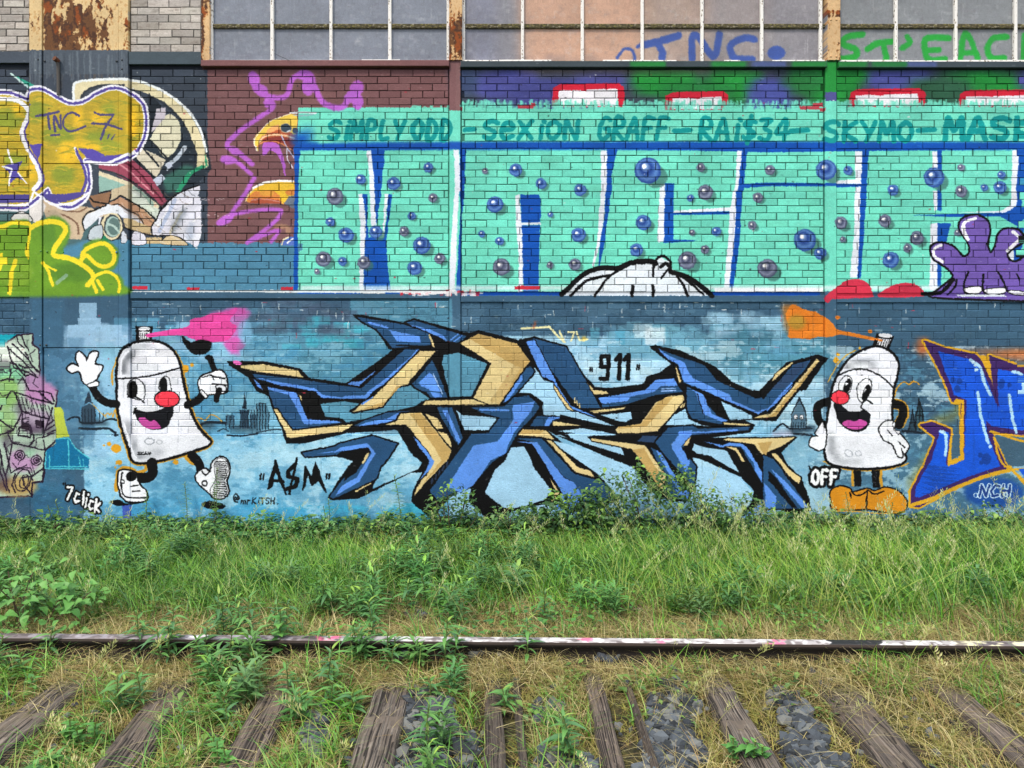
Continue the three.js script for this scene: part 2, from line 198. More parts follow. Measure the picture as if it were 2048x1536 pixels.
  A.p(PAPER, '1770,-10 1795,-10 1785,400 1740,790 1690,800 1730,400 1740,150'); A.p(DEEP, '1795,-10 1845,-10 1820,420 1770,800 1730,800 1780,400');
  A.F(1536, 0); A.p(PAPER, '700,1210 755,1210 745,1545 700,1545'); A.p(PAPER, '540,1445 760,1430 760,1470 540,1470'); A.p(DEEP, '755,1195 805,1195 790,1545 742,1545'); A.p(DEEP, '540,1475 770,1470 770,1492 540,1500');
  A.p(PAPER, '1315,1210 1360,1210 1360,1400 1320,1400'); A.p(DEEP, '1355,1195 1392,1195 1390,1540 1355,1540'); A.p(PAPER, '1955,1200 2010,1200 1995,1540 1945,1540'); A.p(DEEP, '2012,1190 2060,1190 2050,1540 1985,1540');
  A.F(1536, 384); A.p(PAPER, '695,-10 745,-10 720,680 655,690 690,300'); A.p(DEEP, '742,-10 790,-10 770,300 740,690 712,690 735,300'); A.p(PAPER, '1318,-10 1358,-10 1352,150 1330,150'); A.p(DEEP, '1355,-10 1390,-10 1390,150 1355,150');
  A.p(DEEP, '1150,185 1850,165 1960,120 1985,100 1985,-10 2030,-10 2030,120 2400,110 2400,205 2060,200 2000,280 1860,195 1450,200'); A.p(PAPER, '1500,165 1870,150 1940,100 1950,-10 1990,-10 1990,110 1900,165'); A.p(PAPER, '1305,255 1358,245 1362,790 1290,790'); A.p(DEEP, '1355,248 1465,250 1430,400 1390,560 1385,790 1355,790'); A.p(DEEP, '1985,280 2050,280 2020,540 1960,560');
  A.p(PAPER, '1910,440 1985,330 1960,560 1920,540');
  // whitish lower border and the blue base line of the block
  A.F(0, 0, 1); A.soft(4, () => { box('#dfeef4', 600, 573, 2048, 580); });
  box(DEEP, 596, 581, 720, 588); box('#e8e8ef', 720, 579, 800, 587); box(DEEP, 770, 580, 815, 588); box('#e8e8ef', 800, 580, 900, 588); box(DEEP, 922, 584, 1640, 591); box('#e8edf4', 1430, 576, 1646, 584);
  for (let i = 0; i < 46; i++) { A.g.globalAlpha = 0.8; const x = 800 + rnd() * 160; box(rnd() < 0.5 ? '#c5293d' : '#e8e8ef', x, 578 + rnd() * 12, x + 3 + rnd() * 10, 584 + rnd() * 9); } A.g.globalAlpha = 1;
  for (const [x, w] of [[265, 30], [373, 26], [562, 24], [1030, 50], [280, 12]]) box('#c02a3e', x, 572 + (x % 5), x + w, 579 + (x % 5));
  A.al(0.5, () => { for (let i = 0; i < 60; i++) box('#e3ebef', 255 + rnd() * 650, 580 + rnd() * 6, 262 + rnd() * 650, 584); });
  // bubbles
  for (const [x, y, r, t] of [[670, 393, 17, 1], [721, 359, 10, 0], [787, 367, 13, 0], [857, 335, 10, 0], [661, 444, 9, 0], [692, 470, 15, 0], [751, 464, 13, 0], [808, 463, 10, 1], [823, 432, 8, 0], [866, 396, 9, 1], [843, 491, 17, 0], [647, 518, 15, 1], [685, 523, 9, 0], [728, 525, 13, 1], [829, 536, 14, 0], [880, 517, 11, 1], [634, 543, 6, 1],
    [1032, 340, 13, 0], [970, 342, 6, 1], [1082, 367, 11, 0], [990, 409, 16, 0], [1160, 380, 12, 0], [963, 468, 7, 0], [999, 482, 8, 0], [1003, 534, 17, 1], [1101, 429, 6, 0], [1157, 470, 14, 0], [1150, 529, 12, 1], [1100, 530, 7, 1],
    [1296, 341, 26, 0], [1402, 335, 9, 1], [1411, 385, 15, 1], [1381, 396, 7, 0], [1287, 445, 15, 0], [1273, 500, 13, 0], [1375, 521, 18, 1], [1384, 465, 6, 1], [1433, 463, 9, 0], [1410, 499, 9, 1], [1504, 451, 9, 1], [1516, 395, 10, 1], [1535, 537, 19, 1], [1610, 480, 22, 0], [1640, 507, 12, 0],
    [1540, 340, 10, 1], [1652, 340, 20, 0], [1696, 341, 9, 0], [1682, 446, 13, 1], [1686, 479, 6, 1], [1868, 355, 20, 0], [1922, 383, 12, 1], [1786, 380, 11, 0], [1770, 442, 13, 1], [1834, 476, 14, 1], [1815, 496, 9, 1], [1782, 520, 16, 0], [2000, 375, 13, 0], [1969, 375, 7, 0], [1922, 335, 7, 1], [2003, 350, 8, 0], [1915, 465, 7, 1]]) {
    const c = t ? ['#3d4460', '#8189a4', '#c9cbd8'] : ['#1e3f8c', '#5a86c8', '#a9c8f0'];
    A.soft(1, () => A.al(0.75, () => A.e('#3f6d68', x + r * 0.62, y + r * 0.5, r * 0.86)));
    const gr = A.g.createRadialGradient(x - r * 0.25, y - r * 0.35, r * 0.1, x, y, r); gr.addColorStop(0, c[2]); gr.addColorStop(0.35, c[0]); gr.addColorStop(0.72, c[1]); gr.addColorStop(1, c[0]);
    A.soft(0.5, () => { A.e(c[1], x, y, r); A.g.fillStyle = gr; A.g.beginPath(); A.g.arc(x, y, r, 0, 7); A.g.fill(); }); A.e('#ffffff', x - r * 0.28, y - r * 0.3, Math.max(1.4, r * 0.17));
  }
  // names in darker turquoise
  const TT = '#089394';
  tagText(A, 'SiMPLY', TT, 9, 655, 242, 28, 36, 4); tagText(A, 'ODD', TT, 10, 822, 240, 28, 38, 3); tagText(A, '-', TT, 10, 928, 240, 26, 36);
  tagText(A, 'SeXiON', TT, 9.5, 964, 242, 35, 35, 4); tagText(A, 'GRAFF', TT, 9, 1194, 236, 29, 42, 5); tagText(A, '-', TT, 10, 1345, 242, 46, 36); tagText(A, 'RAi$34', TT, 9, 1396, 238, 33, 42, 4); tagText(A, '-', TT, 10, 1578, 242, 48, 36);
  tagText(A, 'SKYMO', TT, 10, 1646, 244, 37, 38, 2); tagText(A, '-', TT, 10, 1832, 240, 46, 38); tagText(A, 'MASK', TT, 12, 1888, 236, 46, 42, 2); tagText(A, '-', TT, 12, 2075, 242, 60, 36);
  // white dome figure, red ovals, violet hand
  A.F(1024, 384);
  A.p('#dfe9f4', '400,830 520,690 640,620 840,610 960,560 1130,545 1190,520 1260,560 1290,620 1420,680 1540,770 1610,830'); A.v(INK, 40, '400,820 560,670 700,610 840,612'); A.v(INK, 44, '840,620 960,565 1100,555 1150,570'); A.v(INK, 40, '1270,640 1400,680 1520,760 1600,830');
  A.v(INK, 22, '470,830 600,710 790,665'); A.s(INK, 20, '660,830 780,670 860,620'); A.v(INK, 22, '1130,670 1130,600 1170,525 1220,515 1265,560 1270,620'); A.v(INK, 18, '1270,600 1230,640 1190,690'); A.v(INK, 26, '1190,600 1230,570 1250,590'); A.v(INK, 20, '1310,660 1370,740 1405,830'); A.s(INK, 20, '1330,650 1430,730 1530,820'); A.s(INK, 28, '968,755 960,830'); A.s(INK, 26, '1128,750 1128,830');
  A.F(1536, 384);
  A.c('#c8304a', '490,850 540,770 640,705 740,700 810,740 835,800 835,840 700,850'); A.c('#c8304a', '890,840 950,770 1060,730 1170,735 1240,790 1235,835'); A.v('#c8304a', 50, '470,860 520,810 560,790');
  const VIO = '#6f58ae';
  A.c(VIO, '1340,800 1470,700 1470,640 1400,580 1320,520 1310,440 1380,410 1480,440 1560,520 1620,480 1600,400 1530,280 1570,210 1670,190 1760,240 1770,320 1750,420 1780,490 1820,440 1840,350 1900,300 2000,310 2045,380 1970,440 1910,490 1930,550 1990,560 2060,520 2160,470 2300,520 2400,640 2400,850 1560,850 1300,830', 34);
  A.p(VIO, '1400,810 1480,740 1560,850 1300,835'); A.v(INK, 30, '1240,815 1390,800 1480,700'); A.v('#f1f2fb', 24, '1560,270 1600,380'); A.v('#f1f2fb', 24, '1660,210 1580,240 1555,290 1590,370'); A.v('#f1f2fb', 24, '1390,425 1335,450 1330,510 1400,560'); A.v('#f1f2fb', 26, '1960,320 2010,370 1960,430 1915,470');
  for (const t of ['1510,700 1500,750 1440,820', '1605,640 1570,720 1570,780 1600,830', '1725,660 1720,780 1750,820', '1840,640 1890,730 1910,790', '1990,660 2040,740']) A.v(INK, 16, t);
  for (const t of ['1580,770 1700,760 1700,800 1640,815 1590,800', '1740,780 1890,770 1890,805 1800,820 1745,805', '1930,790 2040,800 2040,825 1960,815']) A.c('#f1f2fb', t, 14);
  A.F(0, 0, 1); box('#dfe9f2', 1915, 589, 2010, 593);
  // ---- left bay: big round yellow letter, helmeted head and green letter
  A.F(0, 0);
  A.soft(3, () => { A.e('#4a6a70', 300, 1800, 500, 200); });
  A.F(200, 300, 0.125);
  A.p('#26313c', '430,120 900,-620 1700,-300 1780,300 1580,520 1000,960 500,700');
  A.F(0, 0);
  A.c('#ddd3ac', '600,820 590,720 650,650 1000,640 1200,690 1400,800 1560,980 1650,1230 1660,1330 1580,1340 1570,1200 1480,1020 1380,890 1200,760 1000,700 800,700 680,740 650,820', 0); A.v('#e8f0f4', 20, '600,820 600,710 660,655 1000,640 1200,680 1410,800 1580,990 1650,1210'); A.v('#2a323c', 18, '650,820 700,730 830,690 1000,690'); A.v('#2a323c', 20, '1190,770 1330,840 1470,1000 1560,1220 1550,1320');
  A.c('#d9d6bc', '1210,1090 1330,920 1420,960 1450,1080 1410,1190 1320,1260 1230,1140'); A.p('#1d2630', '1190,740 1280,830 1270,980 1200,1080 1190,1000'); A.p('#c9c4d0', '1250,870 1330,860 1320,950 1210,1060');
  A.s('#b9c4d2', 34, '1480,1180 1420,1260 1340,1320'); A.p('#cfc8b4', '1150,1190 1330,1280 1250,1420 1080,1260 1060,1230'); A.s('#20262e', 16, '1150,1190 1270,1330'); A.s('#20262e', 14, '1230,1150 1340,1270'); A.s('#20262e', 20, '1060,1250 1250,1440');
  A.soft(3, () => { A.p('#3d6f66', '1300,1420 1480,1320 1560,1330 1420,1530 1330,1540'); }); A.p('#2f9a72', '1640,1200 1660,1330 1610,1320 1500,1380 1400,1536 1440,1536 1540,1390 1640,1340'); A.p('#b8c2d4', '1350,1290 1380,1330 1330,1370'); A.p('#b8c2d4', '1290,1390 1320,1430 1250,1500 1220,1440');
  A.F(200, 300, 0.125);
  A.p('#96455a', '130,150 480,120 800,400 1080,820 980,900 560,560 200,360 0,300 0,230'); A.v('#d58a98', 26, '100,200 350,250 560,420 850,700'); A.v('#5c2434', 30, '300,150 560,300 760,520 1000,820'); A.p('#ddd2b4', '0,340 480,520 960,900 820,1080 500,830 200,560 0,420'); A.p('#8fb5ac', '0,420 280,510 470,580 200,640 0,690'); A.v('#2a2f36', 24, '0,320 260,380 500,500 700,650 980,910');
  A.p('#8fa89c', '520,560 700,680 860,840 840,960 700,1000 500,820'); A.p('#ced8cc', '500,600 680,720 830,900 960,950 890,1120 700,960 500,820'); A.p('#9b6a4e', '0,720 180,680 170,850 0,960'); A.p('#c8b89a', '180,820 210,640 480,560 480,780 350,740'); A.v(INK, 20, '0,700 180,670 170,860 350,740 500,830 720,960 880,1100');
  A.p('#b98f72', '0,900 160,860 350,760 500,840 700,960 860,1120 840,1360 500,1290 500,1000 300,880 100,930'); A.p('#dfe4f2', '0,950 310,880 460,990 600,1060 740,1270 500,1110 380,1090 0,1330'); A.v(INK, 16, '0,920 110,930 310,870 500,990 620,1050 740,1270');
  A.p('#c9b389', '400,1100 500,1100 720,1200 860,1250 840,1360 430,1260'); A.c('#dfe0ee', '840,1370 830,1230 900,1120 1000,940 1240,700 1580,570 1570,740 1490,810 1610,780 1590,1500 1400,1480 1150,1370', 0); A.v('#f6f7fb', 16, '1080,900 1000,1100 900,1240'); A.v('#f6f7fb', 14, '1480,820 1250,980 1180,1120'); A.v('#f6f7fb', 14, '1590,1060 1470,1160'); A.v('#b9c6e2', 60, '1200,800 1050,1100 950,1300'); A.v('#e5dcc4', 40, '1300,1000 1180,1200 1120,1330'); A.v(INK, 22, '1580,560 1240,700 1010,920 880,1130 830,1220 830,1360');
  A.v(INK, 22, '410,1250 560,1300 850,1370 1150,1370 1300,1420 1400,1520'); A.c('#d9c59e', '980,1500 1030,1410 1150,1370 1280,1420 1380,1520', 14); A.p('#c9b389', '730,1400 1000,1400 960,1500 740,1500');
  A.e('#20262c', 210, 1220, 190, 240); A.e('#e3d6b2', 210, 1220, 170, 222); A.e('#39434a', 215, 1220, 135, 185); A.e('#a8c4be', 225, 1230, 118, 165); A.e('#5f7a78', 240, 1230, 95, 140); A.v('#b5cfc8', 36, '130,1180 250,1230 330,1330'); A.p('#1f7a5a', '0,1330 100,1380 200,1470 0,1460'); A.c('#cfd6e4', '380,1300 450,1380 440,1480 360,1480', 14); A.c('#dfe0ee', '540,1310 700,1350 740,1500 520,1500', 16);
  for (let i = 0; i < 46; i++) { const x = 300 + rnd() * 1150, y = 560 + rnd() * 850, a = 0.5 + rnd() * 0.5; A.al(0.5, () => A.v(['#20262e', '#5b4636', '#8d7a60', '#eef0f4'][i % 4], 5 + rnd() * 8, `${x},${y} ${x + 60 * a},${y + 40 + rnd() * 30} ${x + 150 * a},${y + 70 + rnd() * 70}`)); }
  A.soft(4, () => A.al(0.5, () => { A.e('#2a2f36', 620, 700, 120, 26, 0.6); A.e('#4b5864', 1250, 1120, 60, 220, 0.5); A.e('#8fa0c0', 1450, 1300, 60, 160, 0.1); A.e('#6d5340', 560, 1050, 160, 40, 0.4); }));
  // folds of the face left of the steel seam
  A.F(0, 384);
  A.p('#cdb79b', '250,40 340,60 620,110 740,130 870,190 720,220 660,380 560,380 380,210 360,150'); A.p('#8e6a50', '700,40 900,0 880,90 760,130'); A.v('#7d5f4c', 14, '400,160 520,190 620,250 640,340'); A.v('#7d5f4c', 12, '520,150 640,160 700,130'); A.p('#e6e2e0', '250,30 340,60 380,110 330,260 270,240 240,150'); A.p('#b9a88f', '370,170 450,140 510,190 450,220 380,210'); A.c('#d8d9d6', '90,220 160,160 240,190 260,240', 10); A.s(INK, 12, '700,20 760,80 880,100 900,20');
  A.p('#e1e6f0', '690,190 760,160 870,100 960,120 1040,190 900,170 820,190 750,260 690,310 670,240'); A.v(INK, 12, '690,310 670,240 700,180 760,150 860,110'); A.c('#c6d2dc', '720,380 740,300 820,270 830,350 800,390', 12);
  // round yellow letter
  A.F(0, 0);
  A.p('#2f9a86', '90,590 240,660 330,720 250,730'); A.v('#bcd8d8', 14, '90,590 230,700 300,720');
  const YEL = '#b9a230', YW = '#f0f1fb', YV = '#554a9c';
  const blob = '240,800 260,750 340,740 440,790 560,850 680,840 800,770 920,730 1040,770 1130,850 1150,1000 1120,1130 1040,1230 940,1280 850,1280 680,1270 700,1380 700,1500 660,1590 560,1640 460,1600 400,1500 320,1560 200,1640 0,1640 -600,1640 -600,760 0,760 100,770 200,810';
  A.c('#dfe4f6', blob, 96, YW); A.c(YV, blob, 62, YV); A.c(YEL, blob, 22, YW);
  A.g.save(); A.path(pts(blob), true, true); A.g.clip();
  A.soft(5, () => { for (const [x, y, rx, ry] of [[300, 900, 80, 90], [480, 1080, 130, 80], [800, 1100, 120, 60], [60, 960, 120, 80], [900, 1180, 100, 40], [520, 1400, 90, 90], [880, 880, 60, 50], [120, 1280, 100, 60]]) A.e('#8e9a34', x, y, rx, ry); for (const [x, y, rx, ry] of [[640, 950, 40, 90], [560, 1230, 80, 100], [800, 950, 70, 60], [150, 870, 40, 70], [700, 1180, 120, 40], [280, 1330, 40, 120], [1060, 980, 40, 120]]) A.e('#eec02c', x, y, rx, ry); });
  for (let i = 0; i < 260; i++) { const x = -200 + rnd() * 1300, y = 760 + rnd() * 850; A.al(0.5, () => A.v(rnd() < 0.5 ? '#7d8a34' : '#e4bf3a', 5 + rnd() * 8, `${x},${y} ${x + 70},${y - 12} ${x + 140},${y + 6}`)); }
  A.g.restore();
  A.v(YW, 34, '-300,780 0,790 130,800 210,860 230,920 190,1000 175,1080 220,1190 290,1300 330,1380 330,1470 280,1520'); A.v(YV, 14, '245,840 235,950 200,1050 230,1170 310,1290 355,1400 350,1480 300,1530'); A.p('#574aa8', '245,1165 350,1155 320,1290'); A.p('#574aa8', '640,1190 760,1200 850,1250 1000,1240 940,1280 820,1300 700,1270'); A.v(YW, 22, '610,1190 660,1290 720,1300 860,1310 960,1270 1080,1220'); A.v(YV, 22, '620,1200 680,1340 700,1440 670,1530');
  A.p('#4f4798', '100,1310 180,1290 130,1380 210,1450 130,1420 70,1480 80,1390 20,1330'); A.s(YW, 14, '40,1150 100,1310'); A.s(YW, 14, '20,1330 90,1350 70,1480'); A.s(YW, 12, '140,1380 210,1460');
  A.F(0, 384); A.p('#4d4690', '-400,20 0,20 250,20 240,80 0,90 -400,95'); A.v(YW, 18, '-400,110 0,100 120,108 250,80 280,10 340,40 420,100 540,100 660,60 720,10'); A.p('#4d4690', '330,20 400,20 520,20 680,0 700,10 640,50 520,85 420,85');
  A.F(0, 130, 0.125);
  const TV = '#4b4678'; A.v(TV, 36, '610,830 780,800 960,760'); A.v(TV, 38, '790,810 800,920 820,1030'); A.v(TV, 36, '900,1070 890,830 990,1030 985,820'); A.v(TV, 34, '1290,830 1180,770 1070,830 1035,950 1070,1040 1180,1070 1390,990'); A.s(TV, 30, '830,1135 970,1125'); A.s(TV, 36, '1530,770 1620,810 1840,805 1720,990 1630,1200'); A.s(TV, 34, '1490,945 1740,960 1960,1035'); A.s(TV, 20, '1770,1120 1740,1190'); A.s(TV, 20, '1850,1120 1810,1200');
  // green letter with yellow line
  A.F(0, 384);
  A.soft(2, () => A.c('#6c9a2c', '-500,240 0,250 200,230 290,280 420,210 520,240 560,320 540,400 480,500 640,540 700,430 800,390 900,430 950,500 920,600 860,640 960,680 990,750 970,810 0,830 -500,830', 30, '#5d8f35'));
  A.soft(3, () => A.al(0.5, () => { A.e('#47752c', 600, 640, 220, 80); A.e('#8fb03a', 120, 640, 160, 120); A.e('#4e7f35', 400, 350, 60, 120); }));
  const LEM = '#f3dc30'; for (const [w, t] of [[34, '-200,260 0,280 100,245 200,250 250,270 235,400 215,480 235,520'], [40, '260,290 340,250 440,240 520,270 530,330 450,450 450,510 560,530 660,580 740,640 755,690 710,745'], [34, '655,560 680,480 760,430 850,415 920,490 910,570 840,600 770,570 700,510 660,550'], [26, '760,680 860,640 940,680 970,760 960,800'], [26, '790,710 830,780'], [30, '745,710 780,800'], [26, '350,570 400,640 430,750'], [18, '380,590 460,630'], [34, '125,550 90,650 80,810'], [26, '10,500 0,620']]) A.v(LEM, w, t);
  A.al(0.5, () => A.s('#a9c4d8', 30, '470,730 540,670'));
  // ---- lower band: sky blue clouds rolled and sprayed on slate
  const cloud = (col, n, x0, x1, y0, y1, a, wmax = 80, hmax = 46) => { A.g.fillStyle = col; for (let i = 0; i < n; i++) { const u = rnd(), w = 14 + rnd() * wmax, h = 10 + rnd() * hmax; A.g.globalAlpha = a * (0.4 + rnd() * 0.6); A.g.fillRect(x0 + u * (x1 - x0) - w / 2, y0 + rnd() * (y1 - y0) - h / 2, w, h); } A.g.globalAlpha = 1; };
  A.F(0, 0, 1);
  A.soft(0.7, () => {
    box('#4f86a2', 700, 598, 905, 720); box('#4f86a2', 470, 665, 905, 800);
    cloud('#4f8dab', 120, 400, 920, 690, 880, 0.5); cloud('#6ea9c9', 60, 460, 560, 640, 860, 0.5);
    box(MIDB, 330, 650, 470, 880); cloud(MIDB, 90, 250, 500, 650, 880, 0.6);
    box('#9cc8e2', 1000, 672, 1650, 1060); cloud('#a5cfe8', 140, 960, 1600, 700, 900, 0.5); cloud('#6ea7c2', 70, 1240, 1400, 668, 700, 0.5); cloud('#4b87a0', 60, 1440, 1640, 660, 740, 0.5);
    box('#5da6cf', 400, 868, 900, 1070); box('#8cc3e2', 170, 880, 640, 1060); cloud('#8cc3e2', 160, 200, 900, 875, 1050, 0.4); cloud('#5d9fc4', 120, 330, 900, 930, 1060, 0.4); cloud('#9fd0ea', 90, 520, 900, 860, 960, 0.45);
    box('#9ac9ea', 900, 868, 1600, 1070); cloud('#8cbfe4', 90, 930, 1540, 870, 1060, 0.4); cloud('#7fb9e0', 60, 1000, 1500, 990, 1070, 0.5);
    box('#3f6885', 1600, 870, 2700, 1110); box('#6c9fba', 1560, 880, 1660, 1060); cloud('#7fb0cc', 60, 1560, 1650, 870, 1060, 0.5); cloud('#4a7591', 120, 1620, 2300, 870, 1060, 0.4);
    cloud('#45b4d8', 60, 500, 860, 1010, 1070, 0.7, 50, 14); cloud('#3c97c8', 80, 230, 700, 1000, 1070, 0.35);
  });
  for (const [x0, y0, x1, y1] of [[161, 606, 196, 640], [158, 636, 205, 660], [150, 650, 222, 690], [138, 650, 246, 694], [232, 670, 262, 720]]) A.al(0.85, () => box('#96bede', x0, y0, x1, y1));
  A.soft(1.2, () => { cloud('#96bede', 40, 140, 260, 655, 700, 0.5, 30, 20); cloud('#7fb4d4', 60, 130, 230, 700, 850, 0.4, 30, 40); cloud('#8fc0e0', 60, 185, 235, 720, 900, 0.6, 30, 40); cloud('#8fc0e0', 60, 330, 500, 645, 720, 0.5, 40, 20); cloud('#3fb6cc', 16, 560, 720, 640, 700, 0.6, 30, 14); });
  box('#48c6d8', 686, 645, 700, 674); A.soft(1, () => { cloud('#4a5d76', 30, 520, 690, 600, 670, 0.5, 60, 16); });
  A.soft(1.5, () => { A.al(0.7, () => { box('#cfe6f4', 1268, 648, 1304, 676); box('#dbeaf4', 1290, 655, 1330, 690); box('#58a6c0', 1180, 655, 1200, 680); box('#4f9fc0', 1230, 660, 1250, 690); }); cloud('#9cc8e2', 30, 1420, 1560, 632, 670, 0.6, 36, 14); });
  // white splashes through the rolled paint, and rolled slate below
  for (let i = 0; i < 520; i++) { const x = rnd() * 2048, y = 600 + rnd() * 470; A.g.globalAlpha = 0.10 + rnd() * 0.2; A.g.fillStyle = rnd() < 0.6 ? '#d5eaf4' : '#2f5470'; A.g.fillRect(x, y, 2 + rnd() * 16, 2 + rnd() * 5); } A.g.globalAlpha = 1;
  for (let i = 0; i < 150; i++) { const x = [262, 922, 1672][i % 3] + rnd() * [640, 720, 900][i % 3], y = 604 + rnd() * rnd() * 110; A.al(0.5 + rnd() * 0.5, () => box(rnd() < 0.16 ? '#c23a4c' : '#e4edf0', x, y, x + (i % 2 ? 1.5 : 3 + rnd() * 8), y + (i % 2 ? 5 + rnd() * 9 : 1.4))); }
  // left steel and plinth: slate
  A.soft(2, () => { box('#3c6482', 66, 600, 130, 1000); cloud('#4d7da0', 60, 70, 180, 700, 880, 0.5, 30, 60); box('#2b5f86', 70, 968, 98, 1060); cloud('#35698c', 40, 70, 140, 880, 1040, 0.4); });
  if (k === 1) for (let y = 600; y < 1068; y += 2) for (let x = 0; x < 2048; x += 3) {
    if (x > 62 && x < 262 && y < 690) continue; const n = fbm(x * 0.022, y * 0.034) * 0.7 + fbm(x * 0.11 + 50, y * 0.2) * 0.3, light = (x > 160 && y > 690) || (x > 330 && x < 1640 && y > 680);
    if (x > 1640 && y < 690) continue;
    if (light && n > 0.53) { A.g.globalAlpha = Math.min(0.6, (n - 0.53) * 9); box(y > 868 ? '#b4dcf0' : x < 900 ? '#84bcd6' : '#c3e2f2', x, y, x + 3, y + 2); }
    else if (light && n < 0.42) { A.g.globalAlpha = Math.min(0.55, (0.42 - n) * 8); box(x < 900 ? '#3c7fa8' : '#5f9cc0', x, y, x + 3, y + 2); }
    else if (!light && (n > 0.56 || n < 0.4)) { A.g.globalAlpha = 0.22; box(n > 0.5 ? '#6d93ac' : '#213c50', x, y, x + 3, y + 2); }
  }
  A.g.globalAlpha = 1;
  // ---- robot house at the far left
  A.F(0, 720);
  A.p('#0f9bb0', '-400,-204 180,-204 80,-140 0,-90 -400,-90');
  A.p('#a9c0b0', '-500,-90 0,-90 130,-190 270,-205 270,-120 320,-90 325,60 330,200 460,250 450,370 440,400 460,670 370,710 350,960 270,970 260,1080 0,1090 -500,1090', 26, '#27142a');
  A.soft(4, () => { for (const [c, x, y, rx, ry] of [['#86c8a0', 80, 110, 120, 70], ['#8fbd72', 60, 260, 90, 120], ['#b987b8', 330, 260, 130, 90], ['#ab86b0', 280, 160, 90, 60], ['#9cc486', 40, 500, 90, 120], ['#a999b0', 280, 480, 140, 90], ['#b48fb6', 200, 800, 130, 90], ['#b39a62', 150, 1010, 160, 80], ['#9fc8ae', 250, 740, 60, 40], ['#e0ece2', 90, -60, 120, 90], ['#8fd0ac', -200, 400, 200, 400]]) A.e(c, x, y, rx, ry); });
  const HW = '#1f1426';
  for (const t of ['100,-130 330,100', '60,-100 300,120', '60,-110 110,60 230,100 320,140', '130,-190 150,-130 190,-100', '180,-190 200,-120 240,-60', '0,100 60,20 120,30 200,130 260,110', '0,170 60,150 110,160', '180,140 230,240 330,250', '90,250 20,350 0,400', '100,250 120,260 440,350', '120,270 170,410 400,470 430,380', '170,420 110,560', '180,430 170,500 260,520 280,640 240,690', '400,470 350,620 440,580', '360,640 370,720', '100,660 370,720', '60,580 100,660 60,900 40,920', '40,660 90,900', '300,480 350,490 340,540 310,535 300,480', '150,540 260,560 250,620 150,600 150,540', '0,480 110,560 60,580 0,600', '0,700 40,900 80,1060', '20,760 10,900 60,1040', '100,900 160,860 230,880 270,960', '180,940 260,930 350,870', '190,940 200,1000 260,1080', '130,910 100,1000 130,1060', '330,250 360,300 440,350', '340,245 420,270 440,330', '380,530 440,480', '380,560 440,520', '385,590 445,560', '60,40 90,110 70,170', '200,-60 310,90', '150,40 200,60 280,60']) A.s(HW, 12, t);
  for (let i = 0; i < 60; i++) { const x = -300 + rnd() * 640, y = -80 + rnd() * 1120; if (x > 300 && y < 210) continue; const a = rnd() * 6.28, l = 20 + rnd() * 60; A.al(0.8, () => A.s(HW, 5 + rnd() * 5, `${x},${y} ${x + Math.cos(a) * l},${y + Math.sin(a) * l} ${x + Math.cos(a + 0.6) * l * 1.5},${y + Math.sin(a + 0.6) * l * 1.5}`)); } A.soft(5, () => A.al(0.55, () => { for (const [x, y, rx, ry] of [[30, 30, 60, 30], [160, 380, 40, 60], [330, 560, 80, 30], [60, 620, 40, 90], [240, 690, 130, 16], [40, 960, 50, 90], [420, 520, 20, 90], [240, 540, 60, 40]]) A.e('#33203a', x, y, rx, ry); }));
  for (let r = 0; r < 5; r++) for (let c = 0; c < 9; c++) A.s(HW, 7, `${140 + c * 32 + r * 8},${285 + r * 26 + c * 10} ${148 + c * 32 + r * 8},${305 + r * 26 + c * 10}`);
  for (const [x, y, r] of [[165, 760, 40], [300, 800, 40]]) { A.e(null, x, y, r, r, 0, 9, HW); A.e(null, x, y, r * 0.55, r * 0.55, 0, 9, HW); A.e(HW, x, y, r * 0.25); } A.e(null, 190, 960, 60, 90, 0.3, 10, HW); A.e(null, 200, 970, 34, 56, 0.3, 8, HW);
  A.s(HW, 14, '460,640 370,720 350,970 270,980 260,1090'); A.p('#2a1d2c', '170,500 260,530 250,570 160,545'); A.p('#2a1d2c', '310,480 345,490 338,530 305,520');
  A.p('#b9c94a', '440,380 500,375 560,610 460,625'); A.p('#0f6fa0', '455,630 555,625 610,700 720,790 715,860 380,865 380,720 455,670'); for (const t of ['460,628 555,622 610,705 720,785', '375,730 370,865 715,870', '550,640 560,860', '400,760 405,860', '405,850 700,850']) A.s('#54c9dc', 9, t); A.s('#54c9dc', 6, '640,770 650,850'); A.s('#54c9dc', 6, '670,790 675,850');
  // ---- ink skylines and ochre puffs
  A.F(0, 720);
  A.soft(4, () => A.al(0.7, () => { A.e('#1c2c3a', 760, 500, 120, 26); A.e('#1c2c3a', 1960, 545, 140, 22); A.e('#1c2c3a', 1650, 520, 90, 22); }));
  const skyl = (t, w = 8) => A.v('#15222f', w, t);
  A.p('#2f4558', '660,380 720,345 770,375 770,500 660,500'); A.p('#26384a', '675,360 715,245 750,350 720,335'); for (const x of [665, 690, 715, 740, 768, 800, 830]) A.s('#15222f', 7, `${x},${x > 780 ? 420 : 390} ${x},500`); skyl('550,480 580,460 640,460 660,500 800,500 850,480 900,470 940,480', 16); skyl('640,545 760,550 820,545 880,550 930,580', 20); A.e('#15222f', 935, 600, 20, 12); A.e('#15222f', 905, 598, 6);
